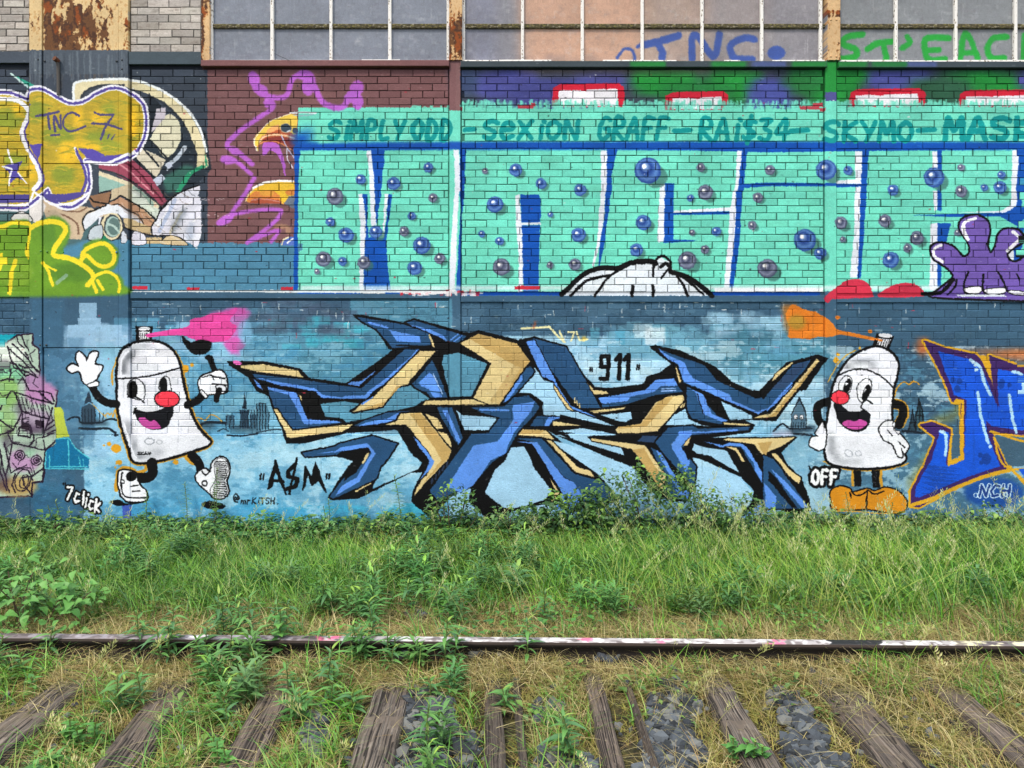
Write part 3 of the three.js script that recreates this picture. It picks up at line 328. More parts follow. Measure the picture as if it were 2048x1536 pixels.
  skyl('1590,545 1640,500 1740,500 1810,505', 22); A.p('#3a5f78', '1810,440 1870,440 1870,520 1810,520'); A.p('#29455c', '1920,400 1985,400 1990,545 1920,545'); A.p('#355a72', '2000,440 2060,430 2060,540 2000,540'); A.p('#1a2a38', '1935,390 1958,250 1975,390'); for (const x of [1812, 1840, 1868, 1922, 1940, 1958, 1976, 1988, 2010, 2035]) A.s('#15222f', 7, `${x},${x < 1900 ? 450 : 400} ${x},545`); skyl('1820,600 1880,605 1950,605 2060,590', 12); skyl('1740,570 1790,550 1830,570', 8);
  A.F(512, 720); A.p('#4f7f9a', '10,350 80,350 105,420 105,550 10,550'); for (const x of [8, 30, 52, 76, 103]) A.s('#15222f', 8, `${x},${x > 90 ? 420 : 350} ${x},560`); skyl('0,580 60,570 150,555 200,560', 9); skyl('30,345 78,350', 8);
  A.F(0, 720); for (const [x, y, rx, ry] of [[937, 705, 42, 35], [880, 670, 18, 18], [840, 682, 8, 8], [958, 818, 28, 20], [930, 855, 8, 8], [1408, 818, 24, 18], [1480, 70, 30, 32], [1535, 40, 14, 16], [1440, 120, 8, 8], [1400, 800, 8, 8]]) A.e('#d59a24', x, y, rx, ry); A.v('#d59a24', 9, '845,450 870,420 885,440 900,420 915,450 930,400 945,460'); A.v('#d59a24', 8, '1555,470 1590,460 1640,480 1680,440 1730,450 1770,490'); A.v('#d59a24', 9, '905,200 900,120 930,20'); A.s('#d59a24', 5, '745,350 820,430 860,460');
  // ---- the pink spray
  A.F(0, 384);
  A.soft(3, () => A.al(0.8, () => A.p('#c86aba', '1480,1100 1700,960 1960,920 2010,960 1960,1040 1900,1240 1920,1310 1840,1290 1780,1200')));
  A.c('#e0489f', '1170,1150 1480,1085 1530,1020 1620,1000 1700,970 1800,960 1900,930 1840,1030 1890,1080 1830,1180 1730,1200 1600,1200 1470,1150 1300,1150');
  A.soft(2, () => A.al(0.6, () => { A.e('#d44fa6', 1880, 960, 90, 36); A.e('#d04aa0', 1880, 1220, 80, 60); A.e('#86b8dc', 1960, 1120, 60, 100); }));
  A.c(INK, '1450,1150 1530,1200 1590,1180 1690,1200 1680,1260 1620,1300 1540,1290 1480,1230'); A.e(INK, 1660, 1320, 24, 16, -0.5); A.s(INK, 46, '1680,1330 1715,1430');
  // ---- left can character
  A.F(0, 720);
  const OC = '#c9962f';
  A.v(OC, 62, '1440,90 1470,230 1520,420 1600,570 1680,660 1540,720 1300,790 1090,810 1040,690 985,520 960,360'); A.v(OC, 26, '1170,830 1165,880 1100,895 1060,870 990,860 945,910 935,1040'); A.v(OC, 84, '1520,770 1560,800'); A.v(OC, 9, '910,190 912,80 940,-20'); A.v(OC, 10, '1405,-70 1450,10 1475,110');
  A.p(INK, '1085,-270 1220,-270 1210,-150 1090,-150'); A.e('#e8ebf5', 1153, -250, 46, 16); A.p('#e8ebf5', '1112,-228 1194,-228 1190,-140 1118,-140'); for (const x of [1122, 1136, 1152, 1168, 1182]) A.s(INK, 5, `${x},-215 ${x + 2},-145`); A.p('#e0489f', '1150,-200 1200,-215 1480,-262 1480,-210 1180,-180');
  A.c('#e6e9f4', '950,150 955,20 990,-70 1080,-130 1210,-145 1330,-110 1410,-20 1440,90 1470,230 1520,420 1600,570 1680,660 1540,720 1300,790 1090,810 1040,690 985,520 955,330', 44);
  A.soft(6, () => A.al(0.8, () => { A.v('#33373e', 44, '1000,100 1005,20 1060,-60'); A.v('#5a5f68', 26, '1060,-85 1190,-110'); A.v('#555a64', 34, '1020,500 1060,640 1110,760'); A.v('#6b707a', 26, '1110,775 1300,735'); })); A.v('#e6e9f4', 16, '975,130 980,0 1030,-70'); A.v('#e6e9f4', 14, '1000,500 1050,690 1090,780');
  A.p('#e6e9f4', '958,130 980,118 1200,110 1425,60 1430,75 1240,118 1080,140 958,150'); A.v(INK, 13, '955,148 1080,142 1240,118 1430,65'); A.v('#b9bec9', 8, '1200,-90 1230,-100 1270,-70 1250,-60'); A.e(null, 1200, 650, 36, 24, 0, 8, '#9aa0ac'); A.e(null, 1280, 655, 26, 16, 0, 8, '#b4b9c4');
  A.c('#eef1fa', '1040,290 1035,200 1070,155 1120,165 1155,230 1150,300 1135,320', 14); A.c(INK, '1038,290 1036,200 1065,165 1095,190 1100,250 1080,300'); A.v(INK, 12, '1030,295 1070,290 1120,315 1150,340'); A.c('#eef1fa', '1285,240 1280,180 1310,135 1350,150 1365,220 1355,260', 14); A.c(INK, '1285,240 1282,170 1310,137 1335,170 1335,230 1310,265');
  A.c('#0d0f16', '1080,400 1160,420 1260,410 1370,370 1375,440 1330,530 1230,555 1140,520 1100,470', 10); A.c('#c04a9c', '1110,470 1150,460 1200,490 1240,480 1280,530 1270,550 1190,550 1130,520'); A.v(INK, 12, '1070,430 1075,395 1090,385'); A.e('#f03c50', 1335, 312, 96, 62, 0, 18);
  A.s(INK, 8, '1105,755 1210,750'); tagText(A, 'SKAY', INK, 6, 1108, 735, 26, 22);
  A.v(INK, 62, '730,180 790,290 860,340 940,350'); A.v(INK, 62, '1500,360 1570,330 1640,270'); A.v(INK, 82, '1220,820 1225,900 1180,940 1090,940'); A.v(INK, 72, '1540,760 1600,830 1610,890');
  A.c('#eef1fa', '640,90 580,100 550,60 590,35 640,50 620,-20 640,-65 690,-20 700,10 740,-60 790,-55 770,30 830,50 800,110 770,160 690,190', 26); A.p('#eef1fa', '700,200 780,170 800,180 790,205 720,215', 18);
  A.c('#eef1fa', '1600,240 1590,180 1620,130 1700,100 1760,85 1800,120 1815,180 1810,250 1740,270 1690,270 1620,280', 26); A.v(INK, 10, '1700,130 1800,150'); A.v(INK, 10, '1700,190 1810,200'); A.c(null, '1735,200 1800,205 1805,250 1740,240', 9); A.v(INK, 10, '1620,140 1690,120 1710,160'); A.s(INK, 46, '1755,240 1730,320'); A.p('#eef1fa', '1595,250 1610,240 1665,290 1650,305', 16);
  A.c('#eef1fa', '960,900 1000,880 1080,900 1100,960 1130,1010 1175,1060 1165,1120 1060,1130 1000,1110 960,1020', 28); A.e(INK, 1055, 930, 40, 40); A.v(INK, 12, '985,900 975,990 1010,1090 1170,1100'); A.v(INK, 10, '1050,1010 1110,1000'); A.v(INK, 10, '1060,1050 1120,1045'); A.e(null, 990, 970, 14, 14, 0, 9); A.c(INK, '890,1130 960,1115 1020,1145 1170,1135 960,1165'); 
  A.c('#eef1fa', '1570,930 1600,890 1650,870 1690,900 1700,830 1750,780 1810,790 1835,870 1815,970 1830,1050 1790,1100 1720,1100 1680,1060 1600,990', 26); A.c('#eef1fa', '1730,810 1770,785 1815,810 1825,880 1800,960 1820,1050 1780,1090 1710,1085 1690,1040 1730,950 1720,880', 8); for (let i = 0; i < 17; i++) A.s(INK, 8, `${i < 9 ? 1735 - Math.abs(i - 5) * 2 : 1728 - (i - 9) * 3},${815 + i * 16} ${1815 - (i > 8 && i < 12 ? 12 : 0)},${812 + i * 16 + (i > 9 ? (i - 9) * 3 : 0)}`); A.e(null, 1640, 985, 20, 22, 0, 10); A.v(INK, 12, '1620,890 1650,920 1680,900'); A.c(INK, '1620,1150 1680,1125 1800,1155 1780,1190 1660,1185');
  // ---- right can character with the orange spray
  A.F(1536, 384);
  A.soft(5, () => A.al(0.85, () => { A.p('#b0702c', '110,900 230,900 260,1100 160,1150 130,1050'); }));
  A.c('#dd7d26', '200,900 290,940 380,960 450,1000 510,1050 560,1100 700,1130 900,1180 890,1195 640,1150 560,1140 500,1160 400,1160 330,1180 230,1170 160,1160 170,1080 140,990 160,940'); A.e('#dd7d26', 555, 1005, 22, 16); A.e('#dd7d26', 818, 1115, 18, 14); A.soft(3, () => A.al(0.5, () => A.e('#7d8a3a', 230, 1040, 70, 60)));
  A.p(INK, '870,1130 1010,1150 960,1290 830,1240'); A.p('#e8ebf5', '885,1170 985,1180 945,1255 870,1230'); A.e('#e8ebf5', 940, 1148, 56, 18, 0.1); for (const x of [895, 915, 935, 955, 972]) A.s(INK, 6, `${x},1180 ${x - 22},1245`); A.s('#dd7d26', 16, '820,1165 905,1188');
  A.e('#dca52c', 540, 1345, 24, 26); A.e('#dca52c', 560, 1300, 16, 12); A.e('#dca52c', 738, 1248, 9, 12); A.v('#c9a03a', 9, '480,1520 540,1400 620,1310 710,1265'); A.v('#d59a24', 11, '1010,1640 1040,1560 1090,1520 1130,1540 1170,1515 1210,1540');
  A.F(1536, 720);
  A.v(OC, 58, '1080,790 1000,840 800,860 620,850 480,805'); A.v(OC, 20, '672,880 676,1000'); A.v(OC, 22, '895,885 905,1010'); A.v(OC, 86, '1010,350 1075,370 1085,440 1055,510'); A.s(OC, 10, '440,810 540,850'); A.s(OC, 10, '1120,825 1060,850');
  A.v(INK, 66, '480,330 400,370 400,470 440,520'); A.v(INK, 70, '1000,350 1070,370 1080,440 1050,520');
  A.c('#e6e9f4', '500,330 520,220 590,80 690,-30 850,-100 960,-70 1030,10 1030,110 1000,220 985,400 1000,560 1050,700 1090,790 1000,840 800,860 620,850 475,800 460,640 480,460', 42);
  A.soft(6, () => A.al(0.85, () => { A.v('#3f444d', 26, '620,62 700,20 790,15 850,40'); A.v('#4a4f58', 30, '510,610 515,750 560,800'); A.v('#7d838d', 24, '580,810 740,825'); }));
  A.s('#f4f7fd', 12, '480,597 900,597'); A.p('#e6e9f4', '560,130 640,90 760,80 860,100 990,220 985,240 850,130 720,95'); A.v(INK, 13, '560,125 650,85 760,75 870,110 950,170 1000,225'); A.e(null, 640, 745, 36, 26, 0.5, 8, '#aeb4c0'); A.e(null, 720, 745, 26, 20, 0.5, 8, '#aeb4c0');
  A.c('#eef1fa', '575,240 575,180 620,130 665,150 665,210 640,260', 13); A.c(INK, '605,250 605,210 640,150 665,165 660,220 630,265'); A.c('#eef1fa', '715,250 730,190 780,155 825,175 820,250 770,330 730,320', 13); A.c(INK, '750,310 770,230 800,195 822,215 815,270 775,325'); A.p('#eef1fa', '618,180 645,185 625,205'); A.p('#eef1fa', '770,230 790,235 770,260');
  A.c('#0d0f16', '525,350 590,370 640,415 730,415 770,400 810,430 810,500 760,560 690,570 620,540 560,470', 10); A.c('#c04a9c', '595,505 640,480 690,490 740,475 790,505 750,550 680,555 620,535'); A.v(INK, 12, '750,340 790,320 840,350'); A.v(INK, 12, '770,400 745,380 755,345'); A.e('#f03c50', 575, 300, 72, 52, 0.1, 14);
  A.c('#eef1fa', '410,540 440,500 460,600 450,690 400,720 360,700 330,680 350,620 400,610 380,590', 22); A.c('#eef1fa', '905,600 895,540 950,490 1010,500 1010,560 1060,600 1120,680 1090,740 1060,700 1070,770 1030,760 990,670 930,640', 22); A.v(INK, 10, '960,560 990,600'); A.v(INK, 10, '1040,650 1090,700'); A.c('#eef1fa', '1000,520 1020,500 1010,560 1060,570 1040,590', 10);
  A.p(INK, '680,880 740,885 745,1010 690,1010'); A.p(INK, '820,880 885,880 890,1020 835,1020'); for (let i = 0; i < 6; i++) A.s('#5a5f68', 4, `${840 + (i % 2) * 16},${890 + i * 20} ${862},${905 + i * 20}`);
  A.c('#d18a1e', '500,1130 500,1050 570,1010 650,1030 670,1060 790,1030 850,1050 930,1020 1040,1050 1100,1130 1090,1200 1000,1220 790,1190 620,1200 520,1190', 24); A.v(INK, 13, '790,1040 780,1190'); A.v(INK, 12, '660,1030 680,1070 730,1080 780,1050'); A.v(INK, 12, '800,1040 850,1070 920,1050'); A.v(INK, 12, '650,1060 660,1100'); A.v('#d9a23a', 10, '520,1205 700,1210 900,1225 1090,1215');
  // ---- ink castles beside it
  A.F(1536, 720); A.soft(4, () => A.p('#2c4458', '150,560 190,540 350,520 400,560 200,600')); for (const t of ['40,570 110,510 160,540', '170,550 350,545', '210,590 350,600']) A.v('#15202c', 16, t); for (const t of ['190,430 250,300 305,430 305,550 190,550 190,430', '250,300 250,540']) A.s('#15202c', 9, t); A.p('#4c6d84', '196,434 250,320 298,434 298,545 196,545'); for (const x of [205, 225, 245, 265, 285]) A.s('#15202c', 6, `${x},500 ${x},550`); A.e('#e2e8f0', 222, 458, 15, 18, 0, 6); A.e('#e2e8f0', 270, 458, 15, 18, 0, 6); A.e(INK, 226, 462, 6); A.e(INK, 266, 462, 6); A.s('#15202c', 9, '190,430 250,310 305,430'); A.p('#2a4252', '1120,570 1160,400 1180,570'); A.p('#30505f', '1180,560 1185,440 1212,310 1240,450 1240,570'); for (const t of ['1120,570 1160,400 1180,570', '1185,560 1185,440 1212,310 1240,450 1240,570', '1185,440 1240,450', '1212,310 1212,560', '1130,500 1175,500']) A.s('#101820', 10, t); A.v('#15202c', 18, '1080,570 1160,575 1250,585');
  A.soft(4, () => A.al(0.5, () => A.e('#dfa9b4', 110, 585, 90, 18)));
  // ---- blue letter at the right edge
  A.F(1536, 384);
  A.soft(6, () => A.al(0.8, () => { A.e('#c96a38', 1240, 1240, 60, 70); A.p('#c8703a', '1500,1280 2300,1240 2300,1400 1900,1330'); }));
  A.F(1536, 720);
  const MY = '#d3a226', MV = '#3b2260', MB = '#1554d4';
  A.soft(7, () => A.al(0.55, () => { A.v('#8f8a38', 60, '1350,480 1500,440 1530,360'); A.v('#8f8a38', 60, '1130,1000 1280,760'); A.e('#8f8a38', 1950, 720, 90, 60); }));
  const big = '1250,-150 1420,-90 1660,-40 1700,0 1800,210 1770,-30 2000,50 2300,120 2300,620 1990,590 1790,570 1800,640 1910,870 1700,930 1500,1010 1200,1170 1140,1160 1140,1050 1260,820 1340,620 1220,520 1310,500 1460,560 1440,820 1540,800 1550,340 1480,330 1380,80';
  A.p(MY, big, 46, MY); A.p(MV, big, 14, MV);
  A.p(MB, '1360,-70 1640,0 1700,40 1840,380 1840,70 2048,110 2300,180 2300,560 2000,560 1790,530 1740,480 1760,620 1850,850 1600,930 1200,1100 1170,1090 1180,1010 1300,800 1360,610 1370,560 1450,580 1420,840 1560,790 1590,320 1490,280');
  A.p(MY, '1455,590 1480,590 1455,810 1520,790 1550,345 1480,345 1500,310 1570,320 1560,800 1430,850'); A.p('#3f5d74', '1470,600 1500,590 1530,450 1530,760 1462,800'); A.p('#3f5d74', '1800,600 2050,660 2300,700 2300,840 1920,850'); A.v(MY, 18, '1780,570 1850,590 2000,640 2300,700'); A.v(MY, 18, '1800,620 1910,860 2300,840'); A.p(MY, '1700,-40 1770,-30 1810,240 1770,100'); A.p(MV, '1800,-10 1850,380 1820,330 1780,60');
  for (const t of ['1620,0 1700,60 1730,180 1780,280', '1680,260 1700,420 1730,560 1755,660', '1930,280 1950,430 1985,580', '1380,570 1420,600 1415,760', '1960,95 2030,120 2048,260']) A.v('#a9d4f2', 24, t); for (const [x, y] of [[1660, 40], [1670, 75], [1768, 690], [1640, 15], [1395, 575]]) A.e('#bfe0f5', x, y, 14);
  for (const [x, y, rx, ry] of [[1480, 160, 22, 26], [1530, 170, 22, 26], [1515, 230, 26, 32], [1870, 190, 26, 40], [1930, 200, 16, 20], [1740, 790, 40, 46], [1690, 760, 18, 20], [1700, 820, 16, 16]]) A.e('#123f9c', x, y, rx, ry); A.al(0.7, () => { for (let i = 0; i < 26; i++) { const y = 840 + i * 9, x = 1230 + (i % 5) * 20; A.s('#122f70', 5, `${x},${y} ${x + 130 + (i % 3) * 60},${y + 6}`); } for (let i = 0; i < 14; i++) A.s('#122f70', 5, `${1400 + i * 9},${-30 + i * 22} ${1490 + i * 9},${-24 + i * 22}`); });
  A.soft(4, () => A.e('#1b4a96', 1800, 1060, 240, 120)); tagText(A, 'NCH', '#bfdcf0', 34, 1680, 1000, 86, 90, 16, false); tagText(A, 'NCH', '#1b3a80', 18, 1680, 1000, 86, 90, 16, false); A.e(null, 1660, 1080, 16, 16, 0, 9, '#bfdcf0'); A.e(null, 1895, 1075, 14, 14, 0, 9, '#bfdcf0'); A.s('#bfdcf0', 10, '1720,1120 1720,1150');
  A.v(MY, 30, '1140,1160 1300,1110 1500,1020 1700,940 1920,880'); A.s(MY, 26, '1920,850 2048,980'); A.p('#1554d4', '2000,870 2300,850 2300,1100 2060,960');
  // ---- the interlocked letters
  A.F(512, 720);
  A.p(INK, '-235,8 70,10 355,68 425,142 720,186 850,96 960,20 1090,-80 1060,-90 950,-245 810,-320 770,-365 850,-362 1180,-300 1260,-335 1700,-215 1780,-240 2100,-160 2230,-190 2490,-110 2560,30 2640,140 2720,215 2830,225 3100,190 3130,130 3230,100 3320,30 3160,-90 3150,-110 3200,-120 3400,-75 3690,60 3800,170 3960,240 4030,245 4240,20 4500,-45 4575,-15 4400,240 4340,250 4160,490 3900,480 3990,520 3960,580 3640,620 4330,615 4250,690 4200,740 4240,820 4370,960 4420,1100 4440,1200 4300,1250 4100,1140 3900,1250 3880,1230 3970,1120 3980,1040 3860,920 3480,760 3520,860 3500,1060 3470,1130 3360,1130 3200,1090 3020,860 2840,790 2400,600 2330,560 2690,850 2780,970 2900,1130 2700,1180 2560,1200 2360,1140 2050,1210 1900,1320 1700,1130 1720,1010 1600,1060 1480,1170 1420,1290 1240,1130 1250,1050 1330,900 1240,900 930,1055 820,1108 620,1120 575,1100 720,870 790,800 650,770 400,778 365,745 640,680 940,600 1140,665 1060,790 1000,860 960,950 930,1030 1300,870 1330,820 1240,740 1130,560 730,585 400,665 245,668 200,540 130,390 100,290 0,245 -60,140 -220,40');
  // light holes again
  const HOLE = '#a0cdec';
  A.p('#5590ad', '510,350 560,455 690,470 720,500 880,470 1050,420 1270,370 1330,330 1390,310 1340,275 1260,220 1220,200 1140,215 1020,380 780,430 740,410 830,350 700,330'); A.p(HOLE, '1650,440 1940,462 1870,560 1670,560 1600,400'); A.p('#5590ad', '1500,-40 1620,-60 1850,30 1720,290 1550,295 1490,30'); A.p(HOLE, '2060,250 2230,60 2300,160 2400,190 2500,400 2580,420 2750,480 2870,530 2450,460 2300,440 2290,400 2300,340 2200,265 2060,260'); A.p(HOLE, '2020,700 2150,690 2230,870 2360,1040 2320,1110 2120,1180 1980,1180 1830,1060 1920,870 2000,800'); A.p(HOLE, '2400,600 2620,580 2900,650 2950,760 2830,730 2560,640');
  A.p(HOLE, '2420,570 2620,545 2800,580 2900,600 2920,640 2670,600'); A.p(HOLE, '2760,440 3050,410 3000,500 2900,490'); A.p(HOLE, '3220,520 3430,390 3460,470 3560,520 3700,540 3500,520'); A.p(HOLE, '3720,330 3960,440 3980,470 3790,480'); A.p(HOLE, '3500,670 3600,700 3760,720 3860,900 3620,760 3480,740'); A.p(HOLE, '2340,640 2460,660 2850,800 2990,860 3050,1000 2900,1060 2720,900'); A.p(HOLE, '3520,840 3700,870 3880,960 3970,1050 3960,1140 3860,1240 3600,1180 3470,1120');
  // fills
  const o = 26;
  A.p(TAN, '-120,45 60,36 335,85 382,140 0,92 -118,62', o); A.e('#e86fc0', -150, 22, 40, 16, 0.2);
  A.p(NAVY, '-30,110 380,158 700,208 832,218 1000,62 1180,-88 1312,-88 1240,0 990,200 930,240 880,285 830,312 700,312 530,300 480,245 180,195 0,150', o); A.p(BLUE, '0,138 150,170 360,205 480,232 535,280 690,300 720,284 860,284 910,240 1000,180 1230,-20 1285,-85 1312,-85 1250,10 1000,208 940,246 880,312 700,312 520,300 480,250 170,198'); A.s(INK, 20, '720,196 840,216 1010,60 1180,-90'); A.p(BLUE, '735,195 770,174 848,166 950,88 962,100 822,208'); A.s(INK, 20, '830,215 970,90'); A.p(BLUE, '-20,150 30,190 50,240 10,210');
  A.p(NAVY, '88,216 250,255 330,272 410,478 690,500 300,556 150,380', o); A.p(BLUE, '92,214 322,262 412,476 640,486 682,500 402,515 380,505 268,278 100,236'); A.p(INK, '332,262 460,275 545,312 505,352 560,456 660,462 705,492 415,474'); A.p(TAN, '340,272 368,300 366,330'); A.p(TAN, '145,396 166,390 290,566 700,520 772,514 740,545 690,572 430,602 270,626 255,615', 20);
  A.p(TAN, '1312,-72 1440,-72 1250,140 1215,195 1130,212 1010,372 775,416 830,362 945,290', o); A.p(TAN2, '1160,205 1040,330 830,400 1010,372 1120,215'); A.s(BLUE, 12, '850,352 935,296');
  A.p(NAVY, '1412,0 1460,110 1532,300 1400,300 1370,262 1270,216 1252,190', o); A.p(BLUE, '1390,98 1425,135 1475,262 1490,296 1425,300 1382,232 1318,210 1300,182'); A.s(NAVY, 10, '1385,250 1480,262'); A.s('#a8c6f4', 8, '1420,110 1490,270');
  A.p(NAVY, '810,-345 1180,-285 1382,-212 1402,-120 1092,-95 960,-250 840,-312', o); A.p(BLUE, '1060,-240 1312,-190 1325,-138 1132,-148'); A.s(BLUE, 16, '905,-298 1050,-260'); A.s(INK, 12, '1120,-118 1400,-106'); A.p(NAVY, '1200,-300 1262,-318 1690,-190 1620,-140 1520,-150 1440,-205 1300,-262', o); A.p(BLUE, '1215,-290 1400,-240 1500,-195 1535,-150 1440,-195'); A.s(BLUE, 10, '1560,-160 1620,-205'); A.s(BLUE, 10, '1590,-150 1650,-195'); A.p(INK, '1400,-160 1540,-130 1640,-140 1720,-235 1680,-90 1640,-55 1520,-80 1440,-60'); A.s(TAN, 14, '1385,-200 1425,-105');
  A.p(TAN, '1632,-134 1780,-210 2085,-130 2192,10 2155,60 1945,356 1840,356 1740,302 1885,26', o + 4); A.p(TAN2, '1700,-172 1780,-210 2085,-130 2192,10 2150,65 1945,352 1880,330 2060,40 2010,10'); A.p('#cbb077', '2060,40 2120,60 1945,352 1880,330'); A.p(TAN, '1335,358 1362,326 1545,322 1740,314 1850,358', 20);
  A.p(NAVY, '1975,346 2165,62 2200,50 2230,92 2050,300', o); A.p(BLUE, '1975,340 2130,110 2130,160 2020,320');
  A.p(NAVY, '1722,380 1985,372 2062,298 2180,282 2272,372 2200,470 2105,560 2000,745 1900,806 1725,1010 1600,1050 1445,1140 1392,1040 1600,760 1725,590 1862,584 1945,460 1800,422', o); A.p(BLUE, '2050,362 2232,332 2200,408 2050,600 1992,750 1880,800 1742,1000 1640,1060 1528,1012 1740,682 1930,650 2062,480'); A.s(BLUE, 16, '1790,398 2020,402'); A.p(INK, '1245,1085 1390,1045 1485,1165 1420,1290 1242,1130');
  A.p(NAVY, '780,526 890,476 1060,416 1242,406 1142,430 1112,482 900,512', 22); A.p(BLUE, '800,530 900,496 1050,470 1122,428 1150,424 1112,490 950,515'); A.p(TAN, '1030,518 1120,490 1160,430 1320,418 1562,725 1540,790 1330,1010 1265,1088 1280,1030 1422,822 1400,760 1240,560 1200,516', o); A.p(TAN2, '1230,430 1312,418 1558,725 1540,786 1330,1000 1482,800 1440,720'); A.p(TAN, '1350,425 1455,470 1500,548 1440,552', 14); A.p(TAN, '1450,568 1532,592 1562,660 1560,700', 14); A.p(NAVY, '1450,376 1572,380 1655,622 1620,682 1490,480', 20); A.p(BLUE, '1490,404 1532,400 1640,640 1620,672 1542,500');
  A.p(INK, '1135,555 1222,548 1425,808 1370,920 1290,985 1380,830 1262,770'); A.p(BLUE, '1258,608 1330,680 1432,810 1392,880 1310,960 1362,880 1390,800 1300,690'); for (let i = 0; i < 5; i++) A.s('#26324a', 14, `${1405 + i * 30},${985 - i * 34} ${1412 + i * 30},${950 - i * 34}`);
  A.p(NAVY, '372,742 640,690 662,672 932,606 1132,668 1060,782 1000,850 972,940 860,1000 620,1108 592,1090 690,960 750,880 800,800 700,768 640,758 400,772', o); A.p(BLUE, '480,750 640,724 672,700 892,664 962,745 852,925 830,970 640,1085 682,1010 722,982 802,940 882,822 930,740 870,700 690,730'); A.p(INK, '690,730 900,698 922,730 800,900 750,930 702,970 722,880 790,800 700,770 640,760'); A.s(TAN, 18, '862,818 898,748');
  A.p(INK, '770,1080 932,980 922,1050 822,1106'); A.s(TAN, 10, '800,1050 920,985');
  A.F(1024, 720);
  A.p(NAVY, '120,-150 175,-174 432,-104 592,170 708,384 560,385 480,312 220,-50', o); A.p(BLUE, '112,-150 182,-156 242,-40 390,250 472,370 600,420 680,460 482,392 430,332 332,172 242,132 200,42', 16); A.p(BLUE, '112,-150 182,-156 242,-40 390,250 472,370 600,420 680,460 482,392 430,332 332,172 242,132 200,42'); A.p(TAN, '335,195 470,388 492,410 442,392 340,236', 12); A.p(TAN, '600,180 660,240 752,250 775,270 660,275', 12); for (let i = 0; i < 3; i++) A.s(TAN, 12, `${498 + i * 20},${310 + i * 20} ${502 + i * 20},${340 + i * 20}`);
  A.p(BLUE, '690,305 1070,240 1150,160 1300,148 1325,206 1190,210 1130,260 950,290 920,330 720,350', 22); A.p(NAVY, '720,352 920,332 950,290 1130,260 1190,212 1330,210 1372,254 1150,280 960,340 900,360 720,380', 12); A.p(BLUE, '690,305 1070,240 1150,160 1300,148 1325,206 1190,210 1130,260 950,290 920,330 720,350'); for (const y of [232, 250]) A.s('#8fb4f0', 10, `1195,${y} 1310,${y - 6}`); A.p(TAN, '620,408 912,378 900,392 672,425', 14);
  A.p(INK, '940,370 1240,272 1390,264 1390,330 1160,600 840,600 760,560 960,470'); A.p(TAN, '1250,290 1370,280 1382,320 1152,582 850,586 826,560 850,535 1030,510 1150,340', 20); A.p(TAN2, '1250,290 1170,330 1035,510 850,536 840,550 1078,532 1290,300'); for (let i = 0; i < 2; i++) A.s(TAN, 10, `${1352 + i * 18},${378 - i * 2} ${1370 + i * 18},${348 - i * 2}`);
  A.p(NAVY, '1165,-92 1330,-30 1545,42 1632,160 1950,308 2004,304 2240,30 2402,-14 2332,90 2132,300 2042,392 1970,428 1740,330 1370,180 1330,40 1250,-10', o); A.p(BLUE, '1165,-90 1250,-40 1380,20 1420,110 1440,140 1742,280 1760,322 1960,412 2048,386 2132,310 2244,200 2240,216 2100,362 1970,434 1740,336 1372,172 1330,34 1250,-8'); A.s(INK, 24, '2010,300 2240,28 2400,-16'); A.p(TAN, '1306,52 1318,60 1354,180 1338,186', 12); A.p('#2b4468', '2080,230 2260,40 2380,10 2180,230');
  A.p(NAVY, '1398,212 1500,260 1560,352 1640,440 1722,482 1672,515 1442,470 1400,400', o); A.p(INK, '1530,240 1662,300 1712,462 1640,450 1560,300'); A.p(BLUE, '1396,216 1530,276 1602,430 1722,486 1692,500 1530,432 1462,252'); A.s(INK, 8, '1480,270 1530,430'); A.p(TAN, '1690,500 1910,514 1900,527 1700,516', 14);
  A.p(INK, '600,610 660,605 860,600 1250,560 1180,690 1060,690 630,645'); A.p(NAVY, '1145,660 1250,540 1450,526 1490,550 1910,534 1896,560 1612,586 1440,600 1380,690 1350,700 1470,850 1450,1012 1200,732', o); A.p(BLUE, '1338,570 1440,564 1440,596 1350,690 1422,810 1390,900 1268,682 1330,600'); A.s(BLUE, 14, '1440,582 1610,574 1800,560'); A.p('#2b4468', '1042,605 1172,605 1132,660 1000,650', 10); A.p(TAN, '1368,684 1432,604 1402,682', 8);
  A.p(NAVY, '1105,700 1152,718 1300,915 1400,1110 1310,1110 1230,1060 1222,920', o); A.p(BLUE, '1150,722 1192,740 1300,920 1312,970 1420,1060 1402,1110 1332,1110 1300,1000 1240,880'); A.p(INK, '350,580 450,598 500,640 900,762 872,700 962,715 1172,1010 1172,1080 1060,990 970,850 810,780 480,640'); A.p(TAN, '630,625 1060,682 1232,920 1202,1030 1170,1012 962,712 640,645', 18); A.p(TAN2, '966,718 1050,702 1172,890 1186,1012 1160,1000');
  A.p(NAVY, '30,625 240,626 500,912 722,970 846,1110 600,1160 480,970 410,930 200,660', o); A.p(BLUE, '30,650 200,656 412,940 500,980 572,1100 480,1190 340,1190 402,1060 232,780 160,670'); A.p(TAN, '280,640 312,642 532,860 622,882 662,936 510,896', 18); A.p(INK, '90,680 160,672 402,1060 330,1135 0,1210 0,1190 290,1112 330,1042 200,872'); A.p(TAN, '298,938 382,1062 322,1132 308,1112 350,1050', 10); A.p(TAN, '80,556 272,560 342,636 232,612 50,600', 20); A.p(TAN2, '80,556 272,560 230,590 60,588'); A.p(INK, '390,436 780,530 832,572 800,586 570,546 330,548'); A.p(NAVY, '140,530 200,448 372,455 382,466 330,482 300,530', 18); A.p(BLUE, '255,528 290,456 380,456 380,468 325,480 298,530'); A.p(TAN, '330,490 562,525 330,527', 10);
  A.p(INK, '1380,700 1462,728 1512,792 1450,780 1400,800'); A.s(INK, 22, '1440,750 1620,830 1830,925');
